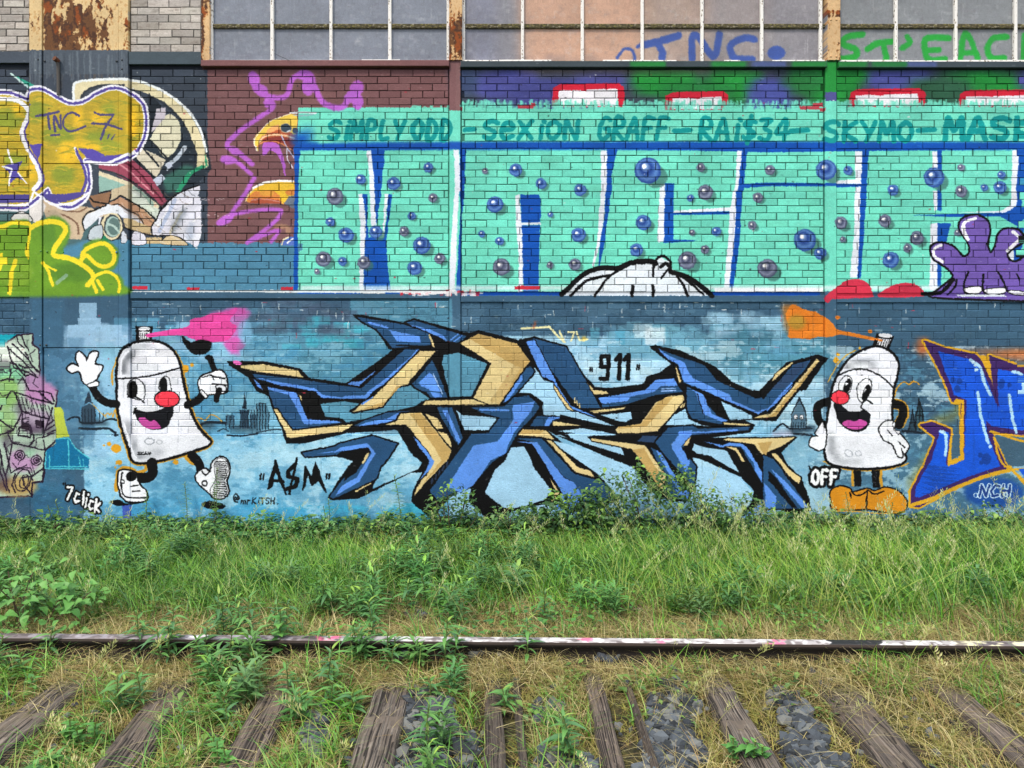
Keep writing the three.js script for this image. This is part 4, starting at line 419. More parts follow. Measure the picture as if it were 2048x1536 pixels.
  A.p(TAN, '1690,640 1712,626 2048,626 2262,618 2152,690 2042,732 2026,790 1932,672', 22); A.p(TAN2, '1960,660 2080,650 2040,730 2026,780'); A.p(INK, '1735,690 1830,700 1945,900 2045,1060 1930,1160 1830,1235 1960,1150 1925,1000 1810,900'); A.p(NAVY, '1520,652 1680,690 1740,668 1842,672 2048,990 2060,1080 1880,1245 2040,1060 1830,700', 0); A.p(BLUE, '1530,650 1680,682 1732,660 1842,668 1872,690 1962,830 1972,860 2132,1060 2060,1160 1880,1245 1860,1240 2030,1110 2040,1050 1940,880 1930,820 1830,690 1740,684 1680,700', 0); A.p(TAN, '1700,690 1790,702 1862,810 1840,812 1790,730', 8);
  A.F(1536, 720);
  A.p(TAN, '390,-12 408,10 62,450 0,460 -120,466 -72,446 20,430 330,62', 20); A.p(TAN2, '405,10 62,450 0,460 40,430 370,40'); A.p(TAN, '185,20 202,20 60,150 30,172 60,110', 10); A.s(BLUE, 14, '190,185 0,400');
  A.p(NAVY, '-40,760 40,790 180,980 330,1185 -40,1190', 20); A.p(BLUE, '20,870 130,960 325,1178 270,1182 100,980'); A.p(BLUE, '-30,980 60,1090 60,1180 -20,1190'); A.p(INK, '0,880 60,940 230,1180 190,1180 0,960'); A.p(TAN, '25,745 62,745 172,880 262,940 246,992 160,920', 22); A.s(INK, 8, '170,930 240,1040');
  // ---- words
  A.F(1024, 720); tagText(A, '911', INK, 34, 690, -40, 110, 190, 10, false); tagText(A, '"', INK, 14, 612, 60, 50, 100); tagText(A, '"', INK, 14, 990, 40, 50, 120);
  A.F(512, 720); for (const t of ['95,1030 160,800 245,1070 200,980 165,880 130,1010', '380,1040 395,850 450,940 480,820 560,1055 500,960 450,1000 420,900']) A.p(INK, t, 12); A.p('#69add2', '142,960 164,900 184,965'); A.s(INK, 34, '320,830 260,890 255,930 335,950 320,1010 250,1030'); A.s(INK, 20, '330,785 270,1070'); A.s(INK, 24, '120,960 220,970'); tagText(A, '"', INK, 14, 20, 910, 60, 140, 10); tagText(A, '"', INK, 14, 545, 910, 60, 130, 8);
  A.F(0, 720); for (const [w, c] of [[46, INK], [17, '#f3f6fb']]) [...'7click'].forEach((ch, i) => tagText(A, ch, c, w, 528 + [0, 62, 112, 142, 178, 228][i], 1010 + i * 20, 62, 104, 14, false)); tagText(A, '"', INK, 10, 498, 980, 40, 60, 10);
  tagText(A, '@', INK, 10, 1868, 1065, 60, 70); tagText(A, 'mrKiTSH.', INK, 9, 1930, 1100, 42, 50, 4, false);
  A.F(1536, 720); tagText(A, 'OFF', INK, 70, 345, 880, 72, 110, 2); tagText(A, 'OFF', '#f3f6fb', 26, 345, 880, 72, 110, 2); A.s(INK, 12, '325,850 335,880'); A.s('#3a4a58', 10, '545,890 550,920');
  // pale yellow scribble
  A.F(1024, 384); A.s('#ece8b4', 16, '75,1092 300,1080 360,1150 420,1200'); A.s('#ece8b4', 14, '380,1110 410,1180'); A.s('#ece8b4', 14, '445,1120 500,1120 470,1190'); A.s('#ece8b4', 16, '520,1120 540,1190 600,1180'); A.soft(2, () => { A.s('#b9552f', 14, '170,1090 190,1040'); A.e('#e0b840', 575, 1170, 18, 14); });
  A.F(0, 0, 1); A.al(0.7, () => { box('#3a3fb0', 246, 1010, 264, 1046); });
  A.F(0, 0, 1);
  // overspray mottling and grime over all the paint
  for (let i = 0; i < 16000; i++) { const x = -600 + rnd() * 3300, y = 104 + rnd() * 970, s = rnd() * rnd(); A.g.globalAlpha = 0.05 + rnd() * 0.12; A.g.fillStyle = rnd() < 0.55 ? '#14202a' : '#f2f4f4'; A.g.fillRect(x, y, 0.6 + s * 7, 0.6 + s * 2.2); }
  for (let i = 0; i < 420; i++) { const x = -600 + rnd() * 3300, y = 140 + rnd() * 720, c = rnd() < 0.4 ? '#20262c' : rnd() < 0.5 ? '#b03040' : '#e8ecee'; A.g.globalAlpha = 0.5 + rnd() * 0.4; A.g.fillStyle = c; A.g.fillRect(x, y, 1 + rnd() * 4, 0.8 + rnd() * 2); }
  for (let i = 0; i < 160; i++) { const x = -600 + rnd() * 3300, y = 590 + rnd() * 300; A.g.globalAlpha = 0.06 + rnd() * 0.1; A.g.fillStyle = '#1c2a34'; A.g.fillRect(x, y, 1 + rnd() * 2.5, 20 + rnd() * 90); }
  A.soft(10, () => { for (let i = 0; i < 60; i++) A.al(0.25, () => A.e('#3b4436', -600 + rnd() * 3300, 1062 + rnd() * 30, 40 + rnd() * 60, 8 + rnd() * 14)); });
  A.g.globalAlpha = 1;
  // rough the drawing: edges wander over the grain of the bricks, tone breaks up
  const W = canvas.width, H = canvas.height, src = A.g.getImageData(0, 0, W, H), out = A.g.createImageData(W, H), s = src.data, d = out.data, T = new Float32Array(65536), q = mulberry(9);
  for (let i = 0; i < 65536; i++) T[i] = q();
  const nz = (x, y) => { const i = Math.floor(x), j = Math.floor(y), a = x - i, b = y - j, t = (m, n) => T[((n & 255) << 8) | (m & 255)]; return (t(i, j) * (1 - a) + t(i + 1, j) * a) * (1 - b) + (t(i, j + 1) * (1 - a) + t(i + 1, j + 1) * a) * b; };
  for (let y = 0; y < H; y++) for (let x = 0; x < W; x++) {
    const X = x / k, Y = y / k, ox = (nz(X * 0.45, Y * 0.45) - 0.5) * 1.9 * k + (nz(X * 0.1 + 90, Y * 0.1) - 0.5) * 2.4 * k, oy = (nz(X * 0.45 + 40, Y * 0.45 + 70) - 0.5) * 1.9 * k;
    const sx = Math.max(0, Math.min(W - 1, Math.round(x + ox))), sy = Math.max(0, Math.min(H - 1, Math.round(y + oy))), o = (sy * W + sx) * 4, e = (y * W + x) * 4;
    const big = nz(X * 0.02, Y * 0.028) * 0.5 + nz(X * 0.07 + 9, Y * 0.09) * 0.3 + nz(X * 0.2, Y * 0.26 + 5) * 0.2, f = 0.86 + 0.2 * big + 0.1 * (nz(X * 0.8 + 3, Y * 0.8) - 0.5) + 0.05 * (nz(X, Y) - 0.5), add = 5 * Math.max(0, nz(X * 0.6 + 20, Y * 0.5) - 0.7);
    d[e] = s[o] * f + add; d[e + 1] = s[o + 1] * f + add; d[e + 2] = s[o + 2] * f + add; d[e + 3] = 255;
  }
  A.g.putImageData(out, 0, 0);
}

// ================================================================ the factory wall
const VIEWS = [[-624, 0, 0.5], [0, 2048, 1], [2048, 2672, 0.5]];                           // three canvases side by side: x range in pixels, scale
const PAINT_H = 1104;
const grit = noiseTex(256, (x, y) => 0.5 * vnoise(x * 60, y * 60) + 0.3 * vnoise(x * 120, y * 120) + 0.2 * hash(x * 255, y * 255), null);
const paint = VIEWS.map(([a, b, k]) => {
  const c = canvasOf((b - a) * k, PAINT_H * k); paintWall(c, -a, 0, k);
  const map = tex(c), W = (b - a) * PX, H = PAINT_H * PX;
  const bump = (sx) => { const t = grit.clone(); t.wrapS = t.wrapT = THREE.RepeatWrapping; t.repeat.set(W / sx, H / sx); t.needsUpdate = true; return t; };
  const b1 = bump(0.6);
  const mk = (o) => new THREE.MeshPhysicalMaterial({ map, specularIntensity: 0.35, roughness: 0.78, vertexColors: true, bumpMap: b1, bumpScale: 0.0022, ...o });
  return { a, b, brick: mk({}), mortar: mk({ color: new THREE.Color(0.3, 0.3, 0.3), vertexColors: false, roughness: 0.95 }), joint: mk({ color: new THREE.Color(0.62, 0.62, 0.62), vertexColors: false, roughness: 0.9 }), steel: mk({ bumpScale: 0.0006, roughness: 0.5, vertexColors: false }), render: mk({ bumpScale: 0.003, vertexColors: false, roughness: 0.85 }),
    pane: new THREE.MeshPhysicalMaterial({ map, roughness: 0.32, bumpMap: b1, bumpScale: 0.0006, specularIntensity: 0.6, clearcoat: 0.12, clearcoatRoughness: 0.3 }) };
});
const viewOf = (px) => paint[px < 0 ? 0 : px < 2048 ? 1 : 2];
// gives a geometry in world coordinates the uv of the painted wall
function wallUV(g, v) { const p = g.attributes.position, uv = new Float32Array(p.count * 2); for (let i = 0; i < p.count; i++) { uv[2 * i] = (p.getX(i) / PX + 1024 - v.a) / (v.b - v.a); uv[2 * i + 1] = 1 - ((HORIZON - (p.getY(i) - EYE) / PX)) / PAINT_H; } g.setAttribute('uv', new THREE.BufferAttribute(uv, 2)); return g; }
// a slab whose front edges are chamfered; corners j may wander
function slab(x0, y0, x1, y1, zf, zb, ch = 0.002, jit = 0, tone = null, edge = null) {
  const J = () => (jit ? rr(-jit, jit) : 0), P = [], I = [], tz = [0, 1, 2, 3].map(() => zf + (jit ? rr(-jit, jit * 0.5) : 0));
  const C = [[x0 + J(), y0 + J()], [x1 + J(), y0 + J()], [x1 + J(), y1 + J()], [x0 + J(), y1 + J()]], s = [[1, 1], [-1, 1], [-1, -1], [1, -1]];
  C.forEach(([x, y], i) => P.push(x + s[i][0] * ch * (1 + (jit ? R() : 0)), y + s[i][1] * ch * (1 + (jit ? R() : 0)), tz[i]));
  C.forEach(([x, y], i) => P.push(x, y, tz[i] - ch)); C.forEach(([x, y]) => P.push(x, y, zb));
  I.push(0, 1, 2, 0, 2, 3); for (let r = 0; r < 2; r++) for (let i = 0; i < 4; i++) { const a = r * 4 + i, b = r * 4 + ((i + 1) % 4); I.push(a, a + 4, b, b, a + 4, b + 4); }
  const g = geoOf(P, I), flat = g.toNonIndexed(); flat.computeVertexNormals();
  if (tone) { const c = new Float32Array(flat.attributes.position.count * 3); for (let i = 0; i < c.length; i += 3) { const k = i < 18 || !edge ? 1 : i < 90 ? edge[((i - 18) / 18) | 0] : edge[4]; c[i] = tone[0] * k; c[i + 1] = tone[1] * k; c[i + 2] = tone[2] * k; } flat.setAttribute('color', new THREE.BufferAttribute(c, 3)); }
  return flat;
}
const pxSlab = (x0, py0, x1, py1, zf, zb, ch, jit, tone, edge) => slab(wx(x0), wy(py1), wx(x1), wy(py0), zf, zb, ch, jit, tone, edge);

const wall = thing('factory_wall', 'long brick factory wall in a steel frame, covered with graffiti murals, dirty glazing along its top', 'building', [0, 0, 0]);
const part = (name, geo, mat, parent = wall) => mesh(name, geo, mat, parent);
function span(name, x0, y0, x1, y1, zf, zb, which, ch, parent = wall) {                      // cut at the borders of the three canvases
  for (const v of paint) { const a = Math.max(x0, v.a), b = Math.min(x1, v.b); if (b > a) part(name, wallUV(pxSlab(a, y0, b, y1, zf, zb, ch), v), v[which], parent); }
}
// mortar beds, set back
const UP0 = 139, UP1 = 581, LO0 = 602, LO1 = 868;
span('mortar_bed', -624, 104, 404, 128, -0.0085, -0.3, 'mortar', 0.001); span('mortar_bed', -624, 128, 2672, UP1 + 4, -0.0085, -0.3, 'mortar', 0.001);
span('mortar_bed', -624, UP1 + 4, 2672, LO1 + 2, -0.006, -0.3, 'joint', 0.001);
span('mortar_bed', -624, 0, 410, 104, -0.008, -0.3, 'mortar', 0.001);
// bricks
const bricks = [];
function courses(x0, x1, y0, y1, deep, shift) {
  const rows = Math.round((y1 - y0) / 14.3), ch = (y1 - y0) / rows, L = 43.1;
  for (let r = 0; r < rows; r++) {
    let x = x0 + 1 - L * (((r % 2) * 0.5 + shift + rr(-0.06, 0.06)) % 1);
    while (x < x1) {
      const l = L * rr(0.96, 1.04), a = Math.max(x0 + 0.8, x), b = Math.min(x1 - 0.8, x + l);
      if (b - a > 6) {
        const j = (deep ? 0.55 : 0.45) * rr(0.4, 2.0), t = 1 + rr(-0.13, 0.08) * (y1 < 110 ? 2.2 : 1), top = y0 + r * ch;
        bricks.push({ a: a + j, b: b - j, y0: top + (deep ? 0.56 : 0.45) + rr(-0.45, 0.4), y1: top + ch - (deep ? 0.56 : 0.45) + rr(-0.4, 0.45), z: rr(-0.0018, 0.0012), e: deep ? [rr(0.35, 1.0), rr(0.35, 1.1), rr(0.9, 1.3), rr(0.35, 1.1), 0.45] : [rr(0.5, 1), rr(0.7, 1.3), rr(1, 1.6), rr(0.7, 1.3), 0.7], t: [t * rr(0.98, 1.02), t, t * rr(0.98, 1.02)] });  // bevel tones: wear and grime, with top light and underside shade put into colour
      }
      x += l;
    }
  }
}
courses(-624, 60, UP0, UP1 + 6, true, 0.2); courses(262, 898, UP0, UP1, true, 0.1); courses(922, 1648, UP0, UP1 + 3, true, 0.35); courses(1672, 2672, UP0, UP1 + 6, true, 0.05);
courses(-624, 62, LO0 - 8, LO1, false, 0.4); courses(262, 898, LO0, LO1, false, 0.3); courses(922, 1648, LO0 + 2, LO1, false, 0.15); courses(1672, 2672, LO0 + 4, LO1, false, 0.5);
courses(-624, 60, 0, 102, true, 0.3); courses(260, 403, 0, 104, true, 0.15);
{
  const size = (b) => (b.a > 0 && b.b < 2048 ? (b.b - b.a) * (b.y1 - b.y0) - Math.hypot((b.a + b.b) / 2 - 1024, (b.y0 + b.y1) / 2 - 500) * 0.35 : -1e6);
  bricks.sort((p, q) => size(q) - size(p));
  const rest = new Map(paint.map((v) => [v, []]));
  bricks.forEach((b, i) => {
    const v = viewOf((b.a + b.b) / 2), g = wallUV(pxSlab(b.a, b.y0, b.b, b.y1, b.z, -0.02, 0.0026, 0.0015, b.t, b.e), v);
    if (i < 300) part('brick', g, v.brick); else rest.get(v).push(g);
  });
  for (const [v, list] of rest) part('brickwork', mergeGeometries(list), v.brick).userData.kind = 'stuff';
}
// steel frame, proud of the bricks
span('sill_beam', -624, 104, 62, 127, 0.018, -0.1, 'steel', 0.003); span('sill_beam', 259, 105, 405, 130, 0.022, -0.1, 'steel', 0.003); span('sill_beam', 405, 123, 899, 135, 0.045, -0.1, 'steel', 0.004); span('sill_beam', 921, 125, 1651, 137, 0.045, -0.1, 'steel', 0.004); span('sill_beam', 1674, 126, 2672, 138, 0.045, -0.1, 'steel', 0.004);
span('steel_post', 899, 123, 921, 868, 0.013, -0.1, 'steel', 0.003); span('steel_post', 1649.5, 124, 1672, 868, 0.013, -0.1, 'steel', 0.003); span('steel_post', 2402, 124, 2425, 868, 0.013, -0.1, 'steel', 0.003);
span('steel_rail', 262, 583, 898, 597, 0.014, -0.1, 'steel', 0.003); span('steel_rail', 922, 590, 1648.5, 604, 0.014, -0.1, 'steel', 0.003); span('steel_rail', 1673, 592, 2401, 605, 0.014, -0.1, 'steel', 0.003); span('steel_rail', -624, 584, 61, 594, 0.012, -0.1, 'steel', 0.003);
// the broad steel casing at the left: an edge strip, two plates above each other, a riveted strip
span('steel_plate', 62, -40, 87, 868, 0.03, -0.1, 'steel', 0.003); span('steel_plate', 89.5, -40, 239, 327.5, 0.024, -0.1, 'steel', 0.002); span('steel_plate', 89.5, 329, 239, 694.5, 0.024, -0.1, 'steel', 0.002); span('steel_plate', 90.5, 696, 262, 868, 0.018, -0.1, 'steel', 0.002);
span('steel_plate', 239.6, -40, 259, 694, 0.03, -0.1, 'steel', 0.003);
const rivetG = new THREE.SphereGeometry(0.011, 10, 6); rivetG.scale(1, 1, 0.6);
const rustM = new THREE.MeshStandardMaterial({ color: 0x5b3420, roughness: 0.9, bumpMap: grit, bumpScale: 0.001 }), darkM = new THREE.MeshStandardMaterial({ color: 0x2a323b, roughness: 0.6 }), brightM = new THREE.MeshStandardMaterial({ color: 0xc9a070, roughness: 0.7 });
for (const [x, y, m] of [[80, 121, darkM], [92.5, 124, darkM], [236, 124, darkM], [247, 122, darkM], [247, 140, darkM], [85, 503, 0], [97.5, 504, 0], [249, 503, 0], [249, 520, 0], [236, 505, 0], [84, 672, 0], [96, 690, darkM], [84, 690, darkM], [84, 705, 0]]) { const b = part('rivet', rivetG, m || (y < 595 ? new THREE.MeshStandardMaterial({ color: x < 120 ? 0x4e7f35 : 0x3f7590, roughness: 0.6 }) : new THREE.MeshStandardMaterial({ color: 0x4a7897, roughness: 0.6 }))); b.position.set(wx(x), wy(y), 0.03); }
{
  const g = new THREE.Group(); g.name = 'rusty_pipe'; wall.add(g);
  const c = new THREE.CatmullRomCurve3([[121, 192, 0.034], [121, 150, 0.036], [121, 132, 0.044], [120, 124, 0.055]].map(([x, y, z]) => new THREE.Vector3(wx(x), wy(y), z)));
  part('pipe', new THREE.TubeGeometry(c, 16, 0.017, 10), new THREE.MeshStandardMaterial({ color: 0x4d4a48, roughness: 0.8, bumpMap: grit, bumpScale: 0.001 }), g);
  const k = part('elbow', new THREE.CylinderGeometry(0.026, 0.024, 0.05, 12), rustM, g); k.position.set(wx(120), wy(124), 0.062); k.rotation.set(1.2, 0, 0.3);
}
// rendered plinth with its small ledge
span('plinth', -624, 868, 62, 1100, 0.012, -0.3, 'render', 0.006); span('plinth', 62, 868.5, 262, 1100, 0.017, -0.3, 'render', 0.006); span('plinth', 262, 868, 2672, 1100, 0.012, -0.3, 'render', 0.006);
// glazing: posts, windows
const POSTS = [[404, 420.5], [898.5, 924.5], [1652.5, 1678.5], [2402, 2428]];
for (const [x0, x1] of POSTS) { span('window_post', x0, -40, x1, 122.5, x0 < 500 ? 0.016 : 0.03, -0.1, 'steel', 0.003); if (x0 > 500) for (const y of [42, 115]) for (const dx of [7, 18]) { const b = part('rivet', rivetG, brightM); b.position.set(wx(x0 + dx), wy(y), 0.031); } }
const flakeC = canvasOf(512, 64); { const g = flakeC.getContext('2d'), q = mulberry(5); g.fillStyle = '#e4e3e0'; g.fillRect(0, 0, 512, 64); for (let i = 0; i < 90; i++) { g.fillStyle = ['#5c564e', '#9a948a', '#c9c5bd', '#8b7a65'][i % 4]; g.globalAlpha = 0.8; g.beginPath(); g.ellipse(q() * 512, q() * 64, 1 + q() * 7, 0.8 + q() * 3, 0, 0, 7); g.fill(); } }
const mossC = canvasOf(512, 64); { const g = mossC.getContext('2d'), q = mulberry(8); g.fillStyle = '#4b4630'; g.fillRect(0, 0, 512, 64); for (let i = 0; i < 500; i++) { g.fillStyle = ['#2c2a1e', '#6f6a3a', '#7f7452', '#3d3420', '#8e8a7a'][i % 5]; g.globalAlpha = 0.7; g.beginPath(); g.ellipse(q() * 512, q() * 64, 1 + q() * 9, 0.8 + q() * 5, 0, 0, 7); g.fill(); } }
const flakeM = new THREE.MeshStandardMaterial({ map: tex(flakeC, true, [1, 1]), roughness: 0.8, bumpMap: grit, bumpScale: 0.001 }), mossM = new THREE.MeshStandardMaterial({ map: tex(mossC, true, [1, 1]), roughness: 0.95 });
const bar = (x0, y0, x1, y1, zf, zb, m, parent, long) => { const g = pxSlab(x0, y0, x1, y1, zf, zb, 0.003, 0.0012), p = g.attributes.position, uv = new Float32Array(p.count * 2); for (let i = 0; i < p.count; i++) { uv[2 * i] = (long === 'y' ? p.getY(i) : p.getX(i)) * 1.1; uv[2 * i + 1] = (long === 'y' ? p.getX(i) : p.getY(i)) * 9 + p.getZ(i) * 5; } g.setAttribute('uv', new THREE.BufferAttribute(uv, 2)); return part('glazing_bar', g, m, parent); };
for (const [x0, x1, cols] of [[421, 898, [421, 543, 661, 779, 896]], [925, 1652, [927, 1045, 1165, 1285, 1405, 1525, 1643]], [1679, 2402, [1676, 1794, 1914, 2034, 2154, 2274, 2396]]]) {
  const w = new THREE.Group(); w.name = 'window'; wall.add(w);
  const rows = [[-160, -97], [-91, -26], [-17, 45], [55, 119]];
  for (let c = 0; c + 1 < cols.length; c++) for (const [y0, y1] of rows) {
    const a = cols[c], b = cols[c + 1], v = viewOf((a + b) / 2);
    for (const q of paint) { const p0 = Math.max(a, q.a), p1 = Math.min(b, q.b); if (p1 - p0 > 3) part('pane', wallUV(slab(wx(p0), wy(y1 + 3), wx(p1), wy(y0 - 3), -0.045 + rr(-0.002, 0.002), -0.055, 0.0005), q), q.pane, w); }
  }
  for (const x of cols) bar(x - 3, -170, x + 3, 122, -0.012, -0.05, flakeM, w, 'y');
  for (const y of [-94, -21.5, 50]) bar(x0, y - 4.2, x1, y + 4.2, -0.02, -0.05, mossM, w, 'x');
  for (let k = 0, x = x0; x < x1 - 10; k++) { const l = Math.min(rr(30, 110), x1 - x); if (R() > 0.22) { const p = bar(x, 119.5 + rr(-0.6, 0.6), x + l - 2, 123.4, -0.004 + rr(-0.004, 0.002), -0.05, flakeM, w, 'x'); p.name = 'putty'; } x += l; }
  bar(x0, 120.5, x1, 124, -0.012, -0.05, mossM, w, 'x');
}
{ const c = new THREE.CatmullRomCurve3([[547, 104, -0.03], [560, 113, 0.01], [572, 119, 0.03], [580, 124, 0.05]].map(([x, y, z]) => new THREE.Vector3(wx(x), wy(y), z))); part('wire', new THREE.TubeGeometry(c, 12, 0.0025, 6), darkM); }
span('wall_core', -624, -170, 2672, 0, -0.1, -0.3, 'mortar', 0.001);


// ================================================================ ground, track
const railZ = (x) => 3.205 + 0.0195 * x;
const gy = (x, z) => (fbm(x * 0.9 + 40, z * 0.9 + 11) - 0.5) * 0.09 * Math.min(1, Math.abs(z) * 2) - (z > 2.9 ? Math.min(1, (z - 2.9) * 4) * 0.035 : 0) + (z < 2.6 ? 0.02 : 0) + 0.068 * Math.exp(-(((z - railZ(x)) / 0.26) ** 2));
{
  const nx = 150, nz = 110, P = [], I = [], U = [];
  for (let j = 0; j <= nz; j++) for (let i = 0; i <= nx; i++) { const u = (i / nx) * 2 - 1, v = j / nz, x = 9 * u + 31 * u ** 5, z = -0.2 + 8 * v + 40 * v ** 6; P.push(x, gy(x, z), z); U.push(x, z); }
  for (let j = 0; j < nz; j++) for (let i = 0; i < nx; i++) { const a = j * (nx + 1) + i; I.push(a, a + nx + 1, a + 1, a + 1, a + nx + 1, a + nx + 2); }
  const n = 512, c = canvasOf(n, n), g = c.getContext('2d'), d = g.createImageData(n, n), pn = (x, y, f) => { const w = (i) => ((i % f) + f) % f, i = Math.floor(x * f), j = Math.floor(y * f), a = x * f - i, b = y * f - j, u = a * a * (3 - 2 * a), v = b * b * (3 - 2 * b); return (hash(w(i), w(j)) * (1 - u) + hash(w(i + 1), w(j)) * u) * (1 - v) + (hash(w(i), w(j + 1)) * (1 - u) + hash(w(i + 1), w(j + 1)) * u) * v; };
  for (let y = 0; y < n; y++) for (let x = 0; x < n; x++) { const u = x / n, v = y / n, a = pn(u, v, 7) * 0.5 + pn(u, v, 17) * 0.3 + pn(u, v, 41) * 0.2, b = pn(u, v, 60) * 0.6 + pn(u, v, 130) * 0.4, k = 0.55 + 0.9 * (b - 0.5) + 0.2 * (hash(x, y) - 0.5), i = (y * n + x) * 4, m = Math.max(0, Math.min(1, (a - 0.42) * 5)); d.data[i] = (78 * (1 - m) + 74 * m) * k * 1.25; d.data[i + 1] = (62 * (1 - m) + 70 * m) * k * 1.25; d.data[i + 2] = (44 * (1 - m) + 32 * m) * k * 1.2; d.data[i + 3] = 255; }
  g.putImageData(d, 0, 0);
  const gr = mesh('ground', geoOf(P, I, U), new THREE.MeshStandardMaterial({ map: tex(c, true, [0.55, 0.55]), roughness: 1, bumpMap: grit, bumpScale: 0.006 })); gr.userData.kind = 'structure';
}
// ---- sleepers
const woodC = canvasOf(1024, 256), woodB = canvasOf(1024, 256);
{
  const g = woodC.getContext('2d'), b = woodB.getContext('2d'), q = mulberry(31); g.fillStyle = '#645950'; g.fillRect(0, 0, 1024, 256); b.fillStyle = '#aaa'; b.fillRect(0, 0, 1024, 256);
  for (let i = 0; i < 900; i++) { const y = q() * 256, x = q() * 1024, l = 40 + q() * 420, a = 0.2 + q() * 0.45, col = ['#242120', '#958a80', '#403b38', '#aa9f94', '#2c2826', '#7b7671'][i % 6], w = 0.6 + q() * 2.4; for (const G of [g, b]) { G.globalAlpha = a; G.strokeStyle = G === g ? col : (i % 2 ? '#fff' : '#444'); G.lineWidth = w; G.beginPath(); G.moveTo(x, y); G.bezierCurveTo(x + l * 0.3, y + q() * 6 - 3, x + l * 0.6, y + q() * 8 - 4, x + l, y + q() * 6 - 3); G.stroke(); } }
  for (let i = 0; i < 60; i++) { const y = q() * 256, x = q() * 1024, l = 100 + q() * 420, w = 1.5 + q() * 3.5; for (const G of [g, b]) { G.globalAlpha = 0.9; G.strokeStyle = G === g ? '#1c1613' : '#000'; G.lineWidth = w; G.beginPath(); G.moveTo(x, y); G.bezierCurveTo(x + l * 0.3, y + 3, x + l * 0.6, y - 4, x + l, y + 2); G.stroke(); } }
  for (let i = 0; i < 160; i++) { g.globalAlpha = 0.12; g.fillStyle = ['#7d7a52', '#2a231f', '#9c9488'][i % 3]; g.beginPath(); g.ellipse(q() * 1024, q() * 256, 8 + q() * 40, 4 + q() * 16, 0, 0, 7); g.fill(); }
}
const woodM = [0xf2f2f0, 0xd4d0cc, 0xe6e0dc].map((c, i) => { const m = tex(woodC, true, [1, 1]); m.offset.set(0.17 * i, 0.31 * i); const b = tex(woodB, false, [1, 1]); b.offset.set(0.17 * i, 0.31 * i); return new THREE.MeshStandardMaterial({ map: m, color: c, roughness: 0.92, bumpMap: b, bumpScale: 0.007 }); });
function plank(len, wid, hgt, seed) {                                                       // weathered timber: a rounded section that wanders, ends worn
  const q = mulberry(seed), n = 44, sec = [[-1, -1], [-1, 0.55], [-0.96, 0.86], [-0.84, 1], [-0.5, 1.0], [-0.2, 0.97], [0.12, 1.02], [0.45, 0.98], [0.8, 1], [0.95, 0.85], [1, 0.5], [1, -1]], P = [], U = [], I = [], k = sec.length, o = q() * 50;
  for (let i = 0; i <= n; i++) for (let j = 0; j < k; j++) { const t = i / n, e = Math.min(1, Math.min(t, 1 - t) * 14 + 0.55), s = sec[j]; P.push(s[0] * wid * 0.5 * (0.9 + 0.16 * vnoise(t * 9 + o, s[0] > 0 ? 3 : 8) + 0.03 * q()) , s[1] * hgt * 0.5 * (s[1] > 0 ? e : 1) + (s[1] > 0 ? (vnoise(t * 26 + o, j * 1.7) - 0.55) * 0.018 : 0), (t - 0.5) * len); U.push(t * len * 0.9, j / k * 0.8 + o); }
  for (let i = 0; i < n; i++) for (let j = 0; j < k - 1; j++) { const a = i * k + j; I.push(a, a + k, a + 1, a + 1, a + k, a + k + 1); }
  for (const e of [0, n]) for (let j = 1; j < k - 1; j++) e ? I.push(e * k, e * k + j, e * k + j + 1) : I.push(0, j + 1, j);
  return geoOf(P, I, U);
}
const SLEEPERS = [[-75, 0.24, 'weathered timber sleeper at the far left, half buried under dry grass'], [215, 0.235, 'second timber sleeper from the left, cracked and dark, running to the bottom left corner'], [466, 0.21, 'grey timber sleeper between the leafy weeds and the left gravel patch'], [735, 0.235, 'broad grey brown timber sleeper left of centre with its far end bare'], [1003, 0.0, 'timber sleeper at the middle rotted into two narrow strips'], [1262, 0.0, 'split timber sleeper right of the middle, one wide and one thin strip, by gravel'], [1530, 0.195, 'long bare timber sleeper under the right can figure, gravel on both sides'], [1815, 0.255, 'widest timber sleeper at the right with deep long cracks'], [2085, 0.2, 'timber sleeper at the right edge sunk into moss']];
SLEEPERS.forEach(([px, w, label], i) => {
  const p = at(px, 1536, 0.02), x = p[0], g = thing('timber_sleeper', label, 'sleeper', [x, -0.048, railZ(x) + 0.8], null); g.rotation.y = 0.0195 + [0.0, 0.09, 0.04, 0, 0.02, -0.02, -0.03, -0.05, -0.05][i];
  const H = 0.15, m = woodM[i % 3];
  if (i === 4) { const a = mesh('timber_strip', plank(2.5, 0.10, H, 91), m, g), b = mesh('timber_strip', plank(2.5, 0.042, H, 92), m, g); a.position.x = -0.04; b.position.x = 0.092; }
  else if (i === 5) { const a = mesh('timber_strip', plank(2.5, 0.105, H, 93), m, g), b = mesh('timber_strip', plank(2.5, 0.04, H * 0.9, 94), m, g); a.position.x = -0.075; b.position.x = 0.115; }
  else mesh('timber', plank(2.5, w * 0.9, H, 100 + i), m, g);
});
